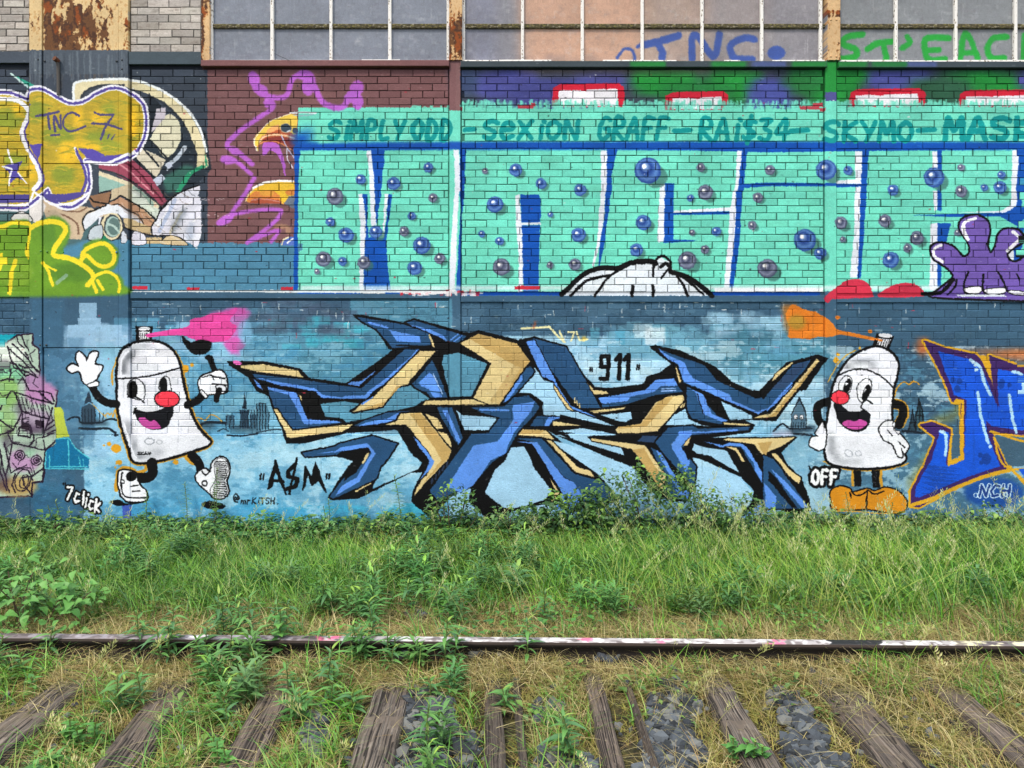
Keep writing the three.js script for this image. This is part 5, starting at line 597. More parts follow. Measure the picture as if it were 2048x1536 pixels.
// ---- the rail
{
  const L = 13, g = thing('railway_rail', 'rusty railway rail across the picture, its top daubed white with pink and black spots', 'rail', [0, 0.02, railZ(0)]); g.rotation.y = -0.0195;
  const c = canvasOf(2048, 64), k = c.getContext('2d'), q = mulberry(3); k.fillStyle = '#6d6467'; k.fillRect(0, 0, 2048, 64);
  const X = (px) => ((px - 1024) * 0.00302 + L / 2) / L * 2048;
  const wob = (a, b, col, al, n, s) => { for (let i = 0; i < n; i++) { k.globalAlpha = al; k.fillStyle = col; k.beginPath(); k.ellipse(X(a + q() * (b - a)), q() * 64, 1 + q() * s, 2 + q() * s * 1.6, 0, 0, 7); k.fill(); } };
  wob(-800, 3000, '#3c3534', 0.4, 900, 5); wob(-800, 3000, '#94888a', 0.4, 500, 5); wob(40, 600, '#a7a4ae', 0.5, 160, 5);
  k.globalAlpha = 1; k.fillStyle = '#a8a3a5'; k.fillRect(X(690), 0, X(1660) - X(690), 64); k.fillRect(X(1752), 0, X(1900) - X(1752), 64); wob(640, 720, '#b4b0b3', 0.9, 50, 7); wob(380, 400, '#e6e6e6', 0.9, 10, 5); wob(1640, 1680, '#b4b0b3', 0.9, 20, 6); wob(1900, 2100, '#d5cfae', 0.8, 90, 6);
  wob(690, 1930, '#5e5454', 0.6, 420, 4); wob(690, 1930, '#dddde0', 0.6, 260, 6); wob(1662, 1752, '#17171b', 0.9, 120, 6); for (const p of [640, 660, 1170, 1330, 1545, 1560]) wob(p - 14, p + 14, '#e0628c', 0.6, 9, 5);
  k.globalAlpha = 1; k.fillStyle = '#3a2f2b'; k.fillRect(0, 50, 2048, 14); wob(0, 2048, '#6b5648', 0.3, 0, 3);
  const headM = new THREE.MeshStandardMaterial({ map: tex(c), roughness: 0.6, bumpMap: grit, bumpScale: 0.0008 }), steelM = new THREE.MeshStandardMaterial({ color: 0x1d1613, roughness: 0.95, bumpMap: grit, bumpScale: 0.003 });
  const prof = (pts, name, m, cap) => { const n = 60, P = [], U = [], I = [], kk = pts.length; for (let i = 0; i <= n; i++) pts.forEach(([z, y], j) => { const x = (i / n - 0.5) * L; P.push(x, y, z); U.push(i / n, 1 - j / (kk - 1)); }); for (let i = 0; i < n; i++) for (let j = 0; j < kk - 1; j++) { const a = i * kk + j; I.push(a, a + 1, a + kk, a + 1, a + kk + 1, a + kk); } return mesh(name, geoOf(P, I, U).toNonIndexed(), m, g); };
  const hm = prof([[-0.036, 0.112], [-0.036, 0.137], [-0.03, 0.144], [0, 0.146], [0.03, 0.144], [0.0355, 0.139], [0.037, 0.126]], 'rail_head', headM); hm.geometry.computeVertexNormals();
  prof([[0.037, 0.126], [0.036, 0.112], [0.012, 0.1], [0.009, 0.06], [0.012, 0.03], [0.05, 0.016], [0.062, 0.006], [0.062, -0.01]], 'rail_web', steelM); prof([[-0.062, -0.01], [-0.062, 0.006], [-0.05, 0.016], [-0.012, 0.03], [-0.009, 0.06], [-0.012, 0.1], [-0.036, 0.112]], 'rail_web', steelM);
}
// ---- ballast stones
{
  const bed = new THREE.Group(); bed.name = 'ballast'; bed.userData.kind = 'structure'; scene.add(bed);
  const stoneG = Array.from({ length: 7 }, (_, s) => { const q = mulberry(400 + s), g = new THREE.IcosahedronGeometry(1, 0), p = g.attributes.position, seen = {}; for (let i = 0; i < p.count; i++) { const k = [p.getX(i), p.getY(i), p.getZ(i)].map((v) => v.toFixed(2)).join(); seen[k] ??= 0.72 + q() * 0.5; p.setXYZ(i, p.getX(i) * seen[k] * 1.15, p.getY(i) * seen[k] * 0.72, p.getZ(i) * seen[k]); } g.computeVertexNormals(); return g; });
  const stoneM = [0x444b53, 0x31373e, 0x565d64, 0x272c31, 0x6a6c6a, 0x3a3f46].map((c) => new THREE.MeshStandardMaterial({ color: c, roughness: 0.85, bumpMap: grit, bumpScale: 0.002 }));
  const S = [];
  for (const [px, py, rx, ry, n] of [[860, 1440, 70, 60, 190], [850, 1520, 80, 40, 120], [1345, 1410, 60, 40, 170], [1340, 1480, 66, 60, 200], [1330, 1535, 70, 24, 80], [1590, 1420, 36, 30, 90], [1610, 1480, 50, 46, 170], [1640, 1530, 70, 30, 130], [1560, 1395, 30, 16, 40], [628, 1470, 26, 44, 60], [660, 1420, 20, 16, 16], [1110, 1520, 60, 24, 60], [1095, 1420, 40, 24, 22], [940, 1505, 30, 40, 40], [1165, 1530, 40, 20, 40], [1210, 1330, 26, 16, 26], [1610, 1325, 30, 10, 22], [1810, 1330, 50, 10, 26], [980, 1325, 70, 9, 34], [820, 1330, 30, 8, 16], [1560, 1240, 60, 14, 36], [840, 1235, 70, 14, 30], [1640, 1262, 40, 8, 14], [1260, 1232, 40, 10, 18], [1385, 1500, 30, 36, 60], [470, 1410, 20, 10, 10]]) for (let i = 0; i < n; i++) { const a = R() * 6.28, r = Math.sqrt(R()), p = at(px + Math.cos(a) * r * rx * 0.82, py + Math.sin(a) * r * ry, 0); S.push([p[0], p[2], rr(0.017, 0.04)]); }
  for (let i = 0; i < 900; i++) { const z = rr(3.3, 5.4); S.push([rr(-5, 5), z, rr(0.01, 0.026)]); }
  S.sort((a, b) => { const f = (s) => { const d = DIST - s[1], px = 1024 + (s[0] * FOCAL) / d, py = HORIZON + (FOCAL * EYE) / d; return px > 0 && px < 2048 && py < 1536 ? s[2] / d : 0; }; return f(b) - f(a); });
  const rest = stoneM.map(() => []), o = new THREE.Object3D();
  S.forEach(([x, z, r], i) => {
    o.position.set(x, gy(x, z) + r * rr(0.3, 0.9), z); o.rotation.set(rr(-0.9, 0.9), rr(0, 6.28), rr(-0.9, 0.9)); o.scale.set(r * rr(0.8, 1.25), r, r); o.updateMatrix(); const k = i % stoneM.length, G = stoneG[i % 7];
    if (i < 300) { const m = mesh('stone', G, stoneM[k], bed); m.position.copy(o.position); m.rotation.copy(o.rotation); m.scale.copy(o.scale); } else rest[k].push(G.clone().applyMatrix4(o.matrix));
  });
  rest.forEach((l, k) => { if (l.length) mesh('loose_stones', mergeGeometries(l), stoneM[k], bed).userData.kind = 'stuff'; });
}


// ================================================================ vegetation
const leafMat = (c, t = 0.25) => new THREE.MeshPhysicalMaterial({ color: c, roughness: 0.62, side: THREE.DoubleSide, transmission: t, thickness: 0 });
// blades of grass as one tuft; every blade has its own tint
function tuft(seed, n, spread, h0, h1, w, bend, cols, seg = 4) {
  const q = mulberry(seed), P = [], I = [], C = [];
  for (let i = 0; i < n; i++) {
    const a = q() * 6.283, r = spread * Math.sqrt(q()), bx = Math.cos(a) * r, bz = Math.sin(a) * r, h = h0 + (h1 - h0) * q(), dir = q() * 6.283, b = bend * (0.3 + q()), dx = Math.cos(dir), dz = Math.sin(dir), ww = w * (0.6 + 0.8 * q()), c = cols[(q() * cols.length) | 0], k = 0.8 + 0.4 * q(), tw = q() * 3, base = P.length / 3;
    for (let s = 0; s <= seg; s++) { const t = s / seg, y = h * (t - b * 0.35 * t * t), o = h * b * t * t, wd = ww * (1 - t ** 1.6) + 0.0004, px = -Math.sin(dir + tw * 0.3) * wd, pz = Math.cos(dir + tw * 0.3) * wd; P.push(bx + dx * o + px, y, bz + dz * o + pz, bx + dx * o - px, y, bz + dz * o - pz); for (let m = 0; m < 2; m++) C.push(c[0] * k, c[1] * k, c[2] * k); if (s < seg) { const e = base + s * 2; I.push(e, e + 1, e + 2, e + 1, e + 3, e + 2); } }
  }
  return geoOf(P, I, null, C);
}
const G1 = [[0.085, 0.26, 0.014], [0.13, 0.33, 0.02], [0.05, 0.17, 0.014], [0.21, 0.4, 0.04], [0.04, 0.13, 0.025], [0.12, 0.27, 0.06], [0.28, 0.36, 0.08]], DRY = [[0.33, 0.27, 0.11], [0.42, 0.35, 0.16], [0.24, 0.22, 0.06], [0.28, 0.19, 0.08], [0.2, 0.21, 0.05], [0.5, 0.43, 0.24]], PALE = [[0.42, 0.48, 0.2], [0.52, 0.54, 0.32], [0.3, 0.4, 0.12]], MOSS = [[0.2, 0.19, 0.035], [0.26, 0.22, 0.05], [0.15, 0.16, 0.03]];
const bladeM = new THREE.MeshPhysicalMaterial({ vertexColors: true, roughness: 0.5, side: THREE.DoubleSide, transmission: 0.1, thickness: 0 }), dryM = new THREE.MeshStandardMaterial({ vertexColors: true, roughness: 0.85, side: THREE.DoubleSide });
function scatter(name, geo, mat, spots, label, category) {                                  // spots: [x, z, scale, tint]
  const m = new THREE.InstancedMesh(geo, mat, spots.length), o = new THREE.Object3D(), c = new THREE.Color(); m.name = numbered(name); m.castShadow = m.receiveShadow = true;
  spots.forEach(([x, z, s, t, y], i) => { o.position.set(x, gy(x, z) - 0.004 + (y || 0), z); o.rotation.set(rr(-0.12, 0.12), rr(0, 6.28), rr(-0.12, 0.12)); o.scale.set(s * rr(0.85, 1.15), s * rr(0.8, 1.2), s * rr(0.85, 1.15)); o.updateMatrix(); m.setMatrixAt(i, o.matrix); m.setColorAt(i, c.setRGB(...(t || [1, 1, 1]))); });
  m.userData.kind = 'stuff'; if (label) tag(m, label, category); scene.add(m); return m;
}
const onSleeper = (x, z) => SLEEPERS.some(([px, w], i) => { const sx = at(px, 1536, 0.02)[0] + (z - railZ(0) - 0.78) * Math.tan(0.0195 + [0.0, 0.09, 0.04, 0, 0.02, -0.02, -0.03, -0.05, -0.05][i]); return Math.abs(x - sx) < (w || 0.2) * 0.5 - 0.005; });
const inGravel = (x, z) => { const d = DIST - z, px = 1024 + (x * FOCAL) / d, py = HORIZON + (FOCAL * EYE) / d; for (const [a, b, rx, ry] of [[860, 1470, 62, 84], [1345, 1465, 55, 78], [1605, 1475, 48, 74], [1640, 1530, 70, 30], [628, 1470, 26, 44], [1110, 1520, 50, 24]]) if (((px - a) / rx) ** 2 + ((py - b) / ry) ** 2 < 1) return true; return false; };
{
  const W = 7.6, many = (n, f) => { const a = []; for (let i = 0; i < n; i++) { const s = f(); if (s) a.push(s); } return a; };
  const tint = (x, z) => { const k = 0.5 + 1.0 * fbm(x * 1.6, z * 1.6 + 5), y = fbm(x * 0.8 + 9, z * 0.9 + 30); return [k * (0.7 + 0.5 * y), k, k * 0.85]; };
  const fine = [11, 12, 13].map((s) => tuft(s, 13, 0.09, 0.1, 0.34, 0.0034, 1.0, G1)), wide = [21, 22].map((s) => tuft(s, 10, 0.07, 0.1, 0.3, 0.006, 1.25, G1));
  fine.forEach((g, k) => scatter('grass', g, bladeM, many(3300, () => { const x = rr(-W, W), z = rr(0.12, 3.08); if (fbm(x * 1.1, z * 1.4) < 0.42 && R() < 0.65) return null; if (z > 2.4 && R() < 0.45 + 0.5 * (z - 2.4)) return null; const right = Math.max(0, Math.min(1, (x + 0.5) / 4)); return [x, z, ((z > 2.6 ? 0.55 : 0.88) + right * 0.3) * (z < 1.3 ? 0.45 + 0.42 * z : 1), tint(x, z)]; }), ...(k ? ['more green meadow grass between the wall and the rail', 'grass'] : ['long green meadow grass between the wall and the rail', 'grass'])));
  wide.forEach((g) => scatter('grass', g, bladeM, many(2300, () => { const x = rr(-W, W), z = rr(0.15, 3.0); if ((fbm(x * 1.3 + 6, z * 1.3) < 0.46 && R() < 0.7) || (z > 2.4 && R() < 0.72)) return null; return [x, z, rr(0.7, 1.05) * (z < 1.2 ? 0.5 + 0.4 * z : 1), tint(x, z)]; }), 'broad bladed green grass among the meadow grass', 'grass'));
  // dry fringe on both sides of the rail, thin and curled
  const dry = [31, 32, 33].map((s) => tuft(s, 15, 0.11, 0.07, 0.27, 0.0022, 1.7, DRY));
  dry.forEach((g) => scatter('dry_grass', g, dryM, many(3000, () => { const z = R() < 0.42 ? rr(2.15, 3.12) : R() < 0.2 ? rr(3.27, 3.55) : rr(3.28, 5.6), x = rr(-5.6, 5.6); if (z > 3.3 && (inGravel(x, z) ? R() < 0.9 : onSleeper(x, z) && z > 3.5 + 0.45 * vnoise(x * 3, 4) ? R() < 0.93 : fbm(x * 2.2, z * 2.2) < 0.3)) return null; const k = rr(0.75, 1.15); return [x, z, rr(0.6, 1.05) * (z < 3.12 ? 0.8 : 0.72), [k, k, k * 0.9]]; }), 'dry yellow grass along the rail and between the sleepers', 'grass'));
  const moss = tuft(41, 40, 0.07, 0.012, 0.045, 0.0022, 1.2, MOSS, 2);
  scatter('moss', moss, dryM, many(5200, () => { const z = rr(3.28, 5.6), x = rr(-5.6, 5.6); if ((inGravel(x, z) && R() < 0.85) || (onSleeper(x, z) && z > 3.4 && R() < 0.95) || fbm(x * 1.6 + 3, z * 1.6) < 0.4) return null; return [x, z, rr(0.7, 1.4), [1, 1, 1]]; }), 'low yellow green moss between the sleepers', 'moss');
  scatter('grass', tuft(45, 13, 0.06, 0.08, 0.27, 0.0036, 1.2, G1), bladeM, many(2600, () => { const z = rr(3.3, 5.5), x = rr(-5.6, 5.6); if ((onSleeper(x, z) && z > 3.4) || (inGravel(x, z) && R() < 0.9) || fbm(x * 1.5 + 20, z * 1.5) < (x < -0.5 ? 0.38 : z < 3.6 ? 0.4 : 0.54)) return null; return [x, z, rr(0.6, 1.1), tint(x, z)]; }), 'short green grass tufts between the sleepers', 'grass');
  // leafy ground cover: little clusters of small leaves
  const cover = (seed, n, s, h, cols) => { const q = mulberry(seed), P = [], I = [], C = []; for (let i = 0; i < n; i++) { const a = q() * 6.28, r = 0.09 * Math.sqrt(q()), x = Math.cos(a) * r, z = Math.sin(a) * r, y = h * q(), d = q() * 6.28, l = s * (0.6 + 0.8 * q()), w = l * 0.34, up = 0.2 + 0.5 * q(), c = cols[(q() * cols.length) | 0], k = 0.75 + 0.5 * q(), b = P.length / 3, cx = Math.cos(d), cz = Math.sin(d); P.push(x, y, z, x + cx * l * 0.45 - cz * w, y + l * up * 0.6, z + cz * l * 0.45 + cx * w, x + cx * l * 0.5, y + l * up * 0.4, z + cz * l * 0.5, x + cx * l * 0.45 + cz * w, y + l * up * 0.6, z + cz * l * 0.45 - cx * w, x + cx * l, y + l * up * 0.55, z + cz * l); for (let m = 0; m < 5; m++) C.push(c[0] * k, c[1] * k, c[2] * k); I.push(b, b + 2, b + 1, b, b + 3, b + 2, b + 1, b + 2, b + 4, b + 2, b + 3, b + 4); } return geoOf(P, I, null, C); };
  const GL = [[0.07, 0.19, 0.035], [0.11, 0.26, 0.035], [0.05, 0.14, 0.035], [0.17, 0.32, 0.06]];
  scatter('ground_cover', cover(51, 30, 0.05, 0.17, [[0.05, 0.15, 0.03], [0.085, 0.21, 0.035], [0.03, 0.1, 0.025], [0.15, 0.28, 0.05]]), bladeM, many(1700, () => { const x = rr(-W, W), z = 0.1 + 0.75 * R() ** 1.3; return [x, z, rr(0.75, 1.35) * (1 - z * 0.2), tint(x, z)]; }), 'low leafy weeds along the foot of the wall', 'weeds');
  scatter('ground_cover', cover(52, 22, 0.04, 0.14, GL), bladeM, many(900, () => { const x = rr(-W, W), z = rr(0.5, 3.0); if (fbm(x * 1.4 + 2, z * 1.4 + 8) < 0.47) return null; return [x, z, rr(0.7, 1.2), tint(x, z)]; }), 'small leafy weeds scattered in the grass', 'weeds');
  scatter('ground_cover', cover(53, 20, 0.042, 0.09, [[0.11, 0.2, 0.03], [0.16, 0.25, 0.05], [0.07, 0.15, 0.03]]), bladeM, many(800, () => { const z = rr(3.3, 5.5), x = rr(-5, 5); if (onSleeper(x, z) || fbm(x * 1.7 + 12, z * 1.7) < (x < -0.8 ? 0.40 : 0.56)) return null; return [x, z, rr(0.6, 1.1), [1, 1, 1]]; }), 'small leafy weeds between the sleepers', 'weeds');
  scatter('dry_grass', tuft(34, 26, 0.08, 0.12, 0.3, 0.0028, 1.5, DRY), dryM, many(420, () => { const x = rr(-W, W), z = rr(0.15, 1.0); return fbm(x * 1.1 + 15, z + 3) > 0.53 ? [x, z, rr(0.6, 0.95), [0.75, 0.68, 0.6]] : null; }), 'brown dead grass near the foot of the wall', 'grass');
  // stalks with seed heads
  const stalk = (seed, h, lean) => { const q = mulberry(seed), P = [], I = [], C = [], st = (t) => [lean * h * t * t, h * (t - 0.12 * lean * t * t), 0.03 * h * Math.sin(t * 3)]; for (let s = 0; s <= 7; s++) { const p = st(s / 7); P.push(p[0] - 0.0019, p[1], p[2], p[0] + 0.0019, p[1], p[2]); for (let m = 0; m < 2; m++) C.push(0.36, 0.42, 0.13); if (s < 7) { const e = s * 2; I.push(e, e + 1, e + 2, e + 1, e + 3, e + 2); } } for (let i = 0; i < 34; i++) { const t = 0.72 + 0.28 * (i / 34), p = st(t), a = q() * 6.28, l = 0.012 + 0.014 * q(), o = 0.002 + 0.02 * q() * (1.05 - t) * 4, x = p[0] + Math.cos(a) * o, z = p[2] + Math.sin(a) * o, y = p[1] + q() * 0.02, b = P.length / 3, c = PALE[i % 3]; P.push(x, y, z, x + Math.cos(a) * l * 0.4 + 0.002, y + l * 0.6, z + Math.sin(a) * l * 0.4, x + Math.cos(a) * l * 0.4 - 0.003, y + l * 0.5, z + Math.sin(a) * l * 0.4 + 0.003, x + Math.cos(a) * l * 0.7, y + l * 1.3, z + Math.sin(a) * l * 0.7); for (let m = 0; m < 4; m++) C.push(...c); I.push(b, b + 1, b + 2, b + 1, b + 3, b + 2); } return geoOf(P, I, null, C); };
  [61, 62, 63].forEach((s, k) => scatter('seeding_grass', stalk(s, [0.62, 0.75, 0.5][k], [0.35, 0.55, 0.2][k]), dryM, many(190, () => { const right = R() < 0.62, x = right ? rr(1.2, W) : rr(-W, 2), z = rr(0.7, 2.9); return [x, z, rr(0.7, right ? 1.15 : 0.85) * (z < 1.2 ? 0.45 + 0.45 * z : 1), [1, 1, 1]]; }), 'tall pale seeding grass stalks above the meadow grass', 'grass'));
  scatter('seeding_grass', stalk(64, 0.34, 0.7), dryM, many(90, () => { const z = rr(3.3, 5.2), x = rr(-4, 4); return onSleeper(x, z) ? null : [x, z, rr(0.6, 1.1), [1.1, 1.0, 0.9]]; }), 'pale seeding grass stalks between the sleepers', 'grass');
}
// ---- a mass of narrow leaved weeds in the meadow
{
  const mk = (seed, h, n) => { const q = mulberry(seed), P = [], I = [], C = []; for (let k = 0; k < 3; k++) { const bx = (q() - 0.5) * 0.16, bz = (q() - 0.5) * 0.12, hh = h * (0.7 + 0.4 * q()); for (let i = 0; i < n; i++) { const t = 0.15 + 0.85 * i / n, top = Math.max(0, (t - 0.75) * 4), a = i * 2.4 + q(), l = (0.1 - 0.04 * top) * (0.7 + 0.6 * q()), w = l * 0.11, up = 0.3 + 0.7 * top, y = hh * t, cx = Math.cos(a), cz = Math.sin(a), b = P.length / 3, kk = 0.8 + 0.4 * q(), c = t > 0.92 ? [0.2, 0.38, 0.05] : [0.08, 0.22, 0.05]; P.push(bx, y, bz, bx + cx * l * 0.45 - cz * w, y + l * up * 0.5 + w * 0.6, bz + cz * l * 0.45 + cx * w, bx + cx * l * 0.45, y + l * up * 0.5, bz + cz * l * 0.45, bx + cx * l * 0.45 + cz * w, y + l * up * 0.5 + w * 0.6, bz + cz * l * 0.45 - cx * w, bx + cx * l, y + l * up * 0.62, bz + cz * l); for (let m = 0; m < 5; m++) C.push(c[0] * kk, c[1] * kk, c[2] * kk); I.push(b, b + 2, b + 1, b, b + 3, b + 2, b + 1, b + 2, b + 4, b + 2, b + 3, b + 4); } } return geoOf(P, I, null, C); };
  const spots = (n, z0, z1, x0, x1, th) => { const a = []; for (let i = 0; i < n; i++) { const x = rr(x0, x1), z = rr(z0, z1); if (fbm(x * 1.2 + 31, z * 1.5) > th) a.push([x, z, rr(0.7, 1.2), [rr(0.85, 1.2), rr(0.85, 1.15), rr(0.9, 1.3)]]); } return a; };
  scatter('meadow_weeds', mk(71, 0.24, 20), bladeM, spots(200, 0.7, 2.6, -7, 7, 0.52), 'narrow leaved weeds mixed into the meadow grass', 'weeds');
  scatter('meadow_weeds', mk(72, 0.28, 22), bladeM, spots(120, 1.0, 2.7, -7, 0.3, 0.48), 'denser narrow leaved weeds in the left half of the meadow', 'weeds');
  scatter('meadow_weeds', mk(73, 0.2, 18), bladeM, spots(70, 3.3, 4.6, -4.5, -0.3, 0.52).filter(([x, z]) => !onSleeper(x, z)), 'narrow leaved weeds between the left sleepers', 'weeds');
}
// ---- leaves for the plants one can tell apart
function leafGeo(len, wid, droop, fold, tip = 1.4, seg = 7) { const P = [], I = []; for (let s = 0; s <= seg; s++) { const t = s / seg, w = wid * 0.5 * Math.sin(Math.PI * Math.min(1, t ** (1 / tip) * 0.97 + 0.03)) * (s % 2 ? 1.06 : 0.96), z = len * t, y = -droop * len * t * t; P.push(-w, y + w * fold, z, 0, y, z, w, y + w * fold, z); if (s < seg) { const e = s * 3; I.push(e, e + 3, e + 1, e + 1, e + 3, e + 4, e + 1, e + 4, e + 2, e + 2, e + 4, e + 5); } } return geoOf(P, I); }
const lance = [leafGeo(0.1, 0.022, 0.35, 0.5), leafGeo(0.12, 0.026, 0.55, 0.4), leafGeo(0.085, 0.019, 0.2, 0.6)], broad = [leafGeo(0.075, 0.058, 0.3, 0.25, 2.0), leafGeo(0.09, 0.07, 0.45, 0.2, 2.2), leafGeo(0.06, 0.046, 0.2, 0.3, 1.8)], small = [leafGeo(0.042, 0.03, 0.2, 0.3, 1.7, 4), leafGeo(0.052, 0.036, 0.4, 0.2, 1.8, 4), leafGeo(0.034, 0.024, 0.1, 0.4, 1.6, 4)];
const lm = (r, g, b, t = 0.2) => new THREE.MeshPhysicalMaterial({ color: new THREE.Color().setRGB(r, g, b), roughness: 0.55, side: THREE.DoubleSide, transmission: t * 0.6, thickness: 0 });
const weedM = [lm(0.085, 0.23, 0.05), lm(0.11, 0.28, 0.06), lm(0.065, 0.18, 0.06)], freshM = [lm(0.2, 0.33, 0.04), lm(0.24, 0.36, 0.06)], broadM = [lm(0.085, 0.26, 0.045), lm(0.115, 0.31, 0.055), lm(0.06, 0.19, 0.035)], brambleM = [lm(0.05, 0.135, 0.03), lm(0.075, 0.185, 0.035), lm(0.035, 0.1, 0.03), lm(0.2, 0.36, 0.05)], stemM = new THREE.MeshStandardMaterial({ color: 0x5d6b35, roughness: 0.8 }), woodyM = new THREE.MeshStandardMaterial({ color: 0x4d3f30, roughness: 0.9 });
const setLeaf = (m, x, y, z, yaw, pitch, roll, s) => { m.position.set(x, y, z); m.rotation.set(-pitch, yaw, roll, 'YXZ'); m.scale.setScalar(s); };
function stemTo(pts, r, mat, parent) { return mesh('stem', new THREE.TubeGeometry(new THREE.CatmullRomCurve3(pts.map((p) => new THREE.Vector3(...p))), 8, r, 5), mat, parent); }
function weed(px, py, top, label, o = {}) {                                                 // an upright weed: foot at the pixel, height from the pixel of its tip
  const p = at(px, py, 0), d = DIST - p[2], h = ((py - top) * d) / FOCAL, n = o.n || 1, g = thing(o.name || 'leafy_weed', label, o.cat || 'weed', [p[0], gy(p[0], p[2]), p[2]]);
  for (let k = 0; k < n; k++) {
    const bx = n > 1 ? rr(-0.07, 0.07) * n * 0.6 : 0, bz = n > 1 ? rr(-0.06, 0.06) : 0, hh = h * (k ? rr(0.6, 0.95) : 1), lx = rr(-0.12, 0.12) * hh, lz = rr(-0.1, 0.1) * hh, P = (t) => [bx + lx * t * t, hh * t * 0.95, bz + lz * t * t];
    stemTo([P(0), P(0.35), P(0.7), P(0.98)], 0.0032, stemM, g);
    const cnt = o.cnt || Math.max(12, Math.round(hh / 0.0135)), geo = o.broad ? broad : lance, mats = o.broad ? broadM : weedM;
    for (let i = 0; i < cnt; i++) { const t = 0.18 + 0.82 * (i / cnt), q = P(t), topness = Math.max(0, (t - 0.8) / 0.2); const m = mesh('leaf', geo[i % 3], t > 0.93 ? freshM[i % 2] : mats[(R() * 3) | 0], g); setLeaf(m, q[0], q[1], q[2], i * 2.4 + rr(-0.3, 0.3), 0.35 + 0.75 * topness + rr(-0.2, 0.2), rr(-0.25, 0.25), (o.s || 1) * 0.98 * (1.02 - 0.55 * topness) * rr(0.75, 1.12)); }
  }
  return g;
}
weed(262, 1330, 1232, 'slender leafy weed in front of the rail near its left end', { n: 2 }); weed(325, 1338, 1225, 'bushy dark weed hiding the rail, second clump from its left end', { n: 3 }); weed(440, 1300, 1190, 'tall narrow leaved weed rising behind the rail, left of the broad leaved plant', { n: 2 }); weed(480, 1352, 1262, 'spreading narrow leaved weed in front of the rail, just left of the broad leaved plant', { n: 3 });
weed(560, 1330, 1232, 'broad leaved pale green plant leaning over the rail', { broad: true, cat: 'plant', name: 'broad_leaved_plant', cnt: 20 }); weed(625, 1395, 1285, 'leafy weed beside the far end of the grey sleeper, right of the broad leaved plant', { n: 3 }); weed(738, 1320, 1212, 'leafy weed crossing the white painted rail, left of the middle', { n: 2 }); weed(915, 1350, 1240, 'upright leafy weed with a bright tip in front of the white rail', { n: 2 }); weed(1055, 1340, 1250, 'single leafy weed in front of the white rail, at the middle of the picture');
weed(1088, 1260, 1180, 'leafy weed standing behind the rail at the middle'); weed(855, 1235, 1150, 'wide clump of dark weeds in the grass behind the rail', { n: 4 }); weed(870, 1505, 1385, 'leafy weed growing out of the left gravel patch', { n: 2 }); weed(1108, 1520, 1405, 'leafy weed with a pale tip beside the split sleeper', { n: 2 }); weed(862, 1400, 1350, 'small pale topped weed at the far end of the left gravel patch'); weed(20, 1352, 1275, 'leafy weed at the left edge below the end of the rail', { n: 3 }); weed(100, 1330, 1262, 'narrow leaved weed at the left end of the rail', { n: 2 });
weed(245, 1425, 1335, 'grey green weed between the two left sleepers', { n: 3 }); weed(65, 1385, 1345, 'small pale broad leaved seedling near the left edge', { broad: true, cnt: 8, s: 0.8 }); weed(1005, 1425, 1370, 'small grassy weed growing between the two strips of the rotted sleeper', { n: 2 }); weed(640, 1250, 1170, 'slender weed in the grass behind the rail, above the broad leaved plant', { n: 2 }); weed(420, 1450, 1385, 'pale weed between the second and the third sleeper', { n: 3, s: 0.8 });
weed(1462, 1520, 1450, 'dark green leafy clump left of the long bare sleeper', { n: 4, broad: true, s: 0.7, cnt: 14 }); weed(180, 1480, 1420, 'bright green leafy clump between the first and the second sleeper', { n: 4, broad: true, s: 0.75, cnt: 12 }); weed(465, 1400, 1340, 'fresh green weed by the far end of the second sleeper', { n: 2, s: 0.8 }); weed(695, 1420, 1350, 'leafy weed against the left side of the broad brown sleeper', { n: 3 }); weed(470, 1530, 1465, 'bright low clump of small leaves at the foot of the grey sleeper', { n: 3, broad: true, s: 0.6, cnt: 12 });
weed(130, 1530, 1480, 'low pale green leaves at the bottom left', { n: 3, broad: true, s: 0.8, cnt: 10 }); weed(710, 1180, 1105, 'grey green weed in the middle of the meadow, left half', { n: 3 }); weed(300, 1190, 1110, 'soft grey green weed in the meadow below the left can figure', { n: 3 }); weed(60, 1140, 1075, 'grey green weed at the left edge of the meadow', { n: 3 });
weed(292, 1068, 985, 'thin weed against the wall beside the standing shoe of the left can figure', { s: 0.7 }); weed(430, 1068, 935, 'tall thin weed against the wall in front of the kicking shoe', { s: 0.55, n: 2 }); weed(375, 1068, 965, 'thin weed against the wall between the two shoes', { s: 0.6 }); weed(660, 1068, 1000, 'thin weed against the wall under the word with the dollar sign', { s: 0.6, n: 2 }); weed(802, 1068, 945, 'tall leafy stem against the wall left of the black letter foot', { s: 0.7 }); weed(110, 1068, 1000, 'thin weed against the wall right of the painted robot house', { s: 0.6, n: 2 }); weed(1700, 1075, 985, 'thin weed in front of the left orange shoe', { s: 0.5 }); weed(1780, 1072, 1005, 'leafy stem in front of the right orange shoe', { s: 0.6 });
weed(540, 1300, 1195, 'broad clump of narrow leaved weeds behind the rail, above the broad leaved plant', { n: 5 }); weed(680, 1330, 1250, 'narrow leaved weeds bending over the rail right of the broad leaved plant', { n: 4 }); weed(390, 1345, 1270, 'narrow leaved weeds below the rail between the second and third sleeper', { n: 4 }); weed(760, 1345, 1280, 'narrow leaved weeds below the rail at the far end of the broad sleeper', { n: 3 });
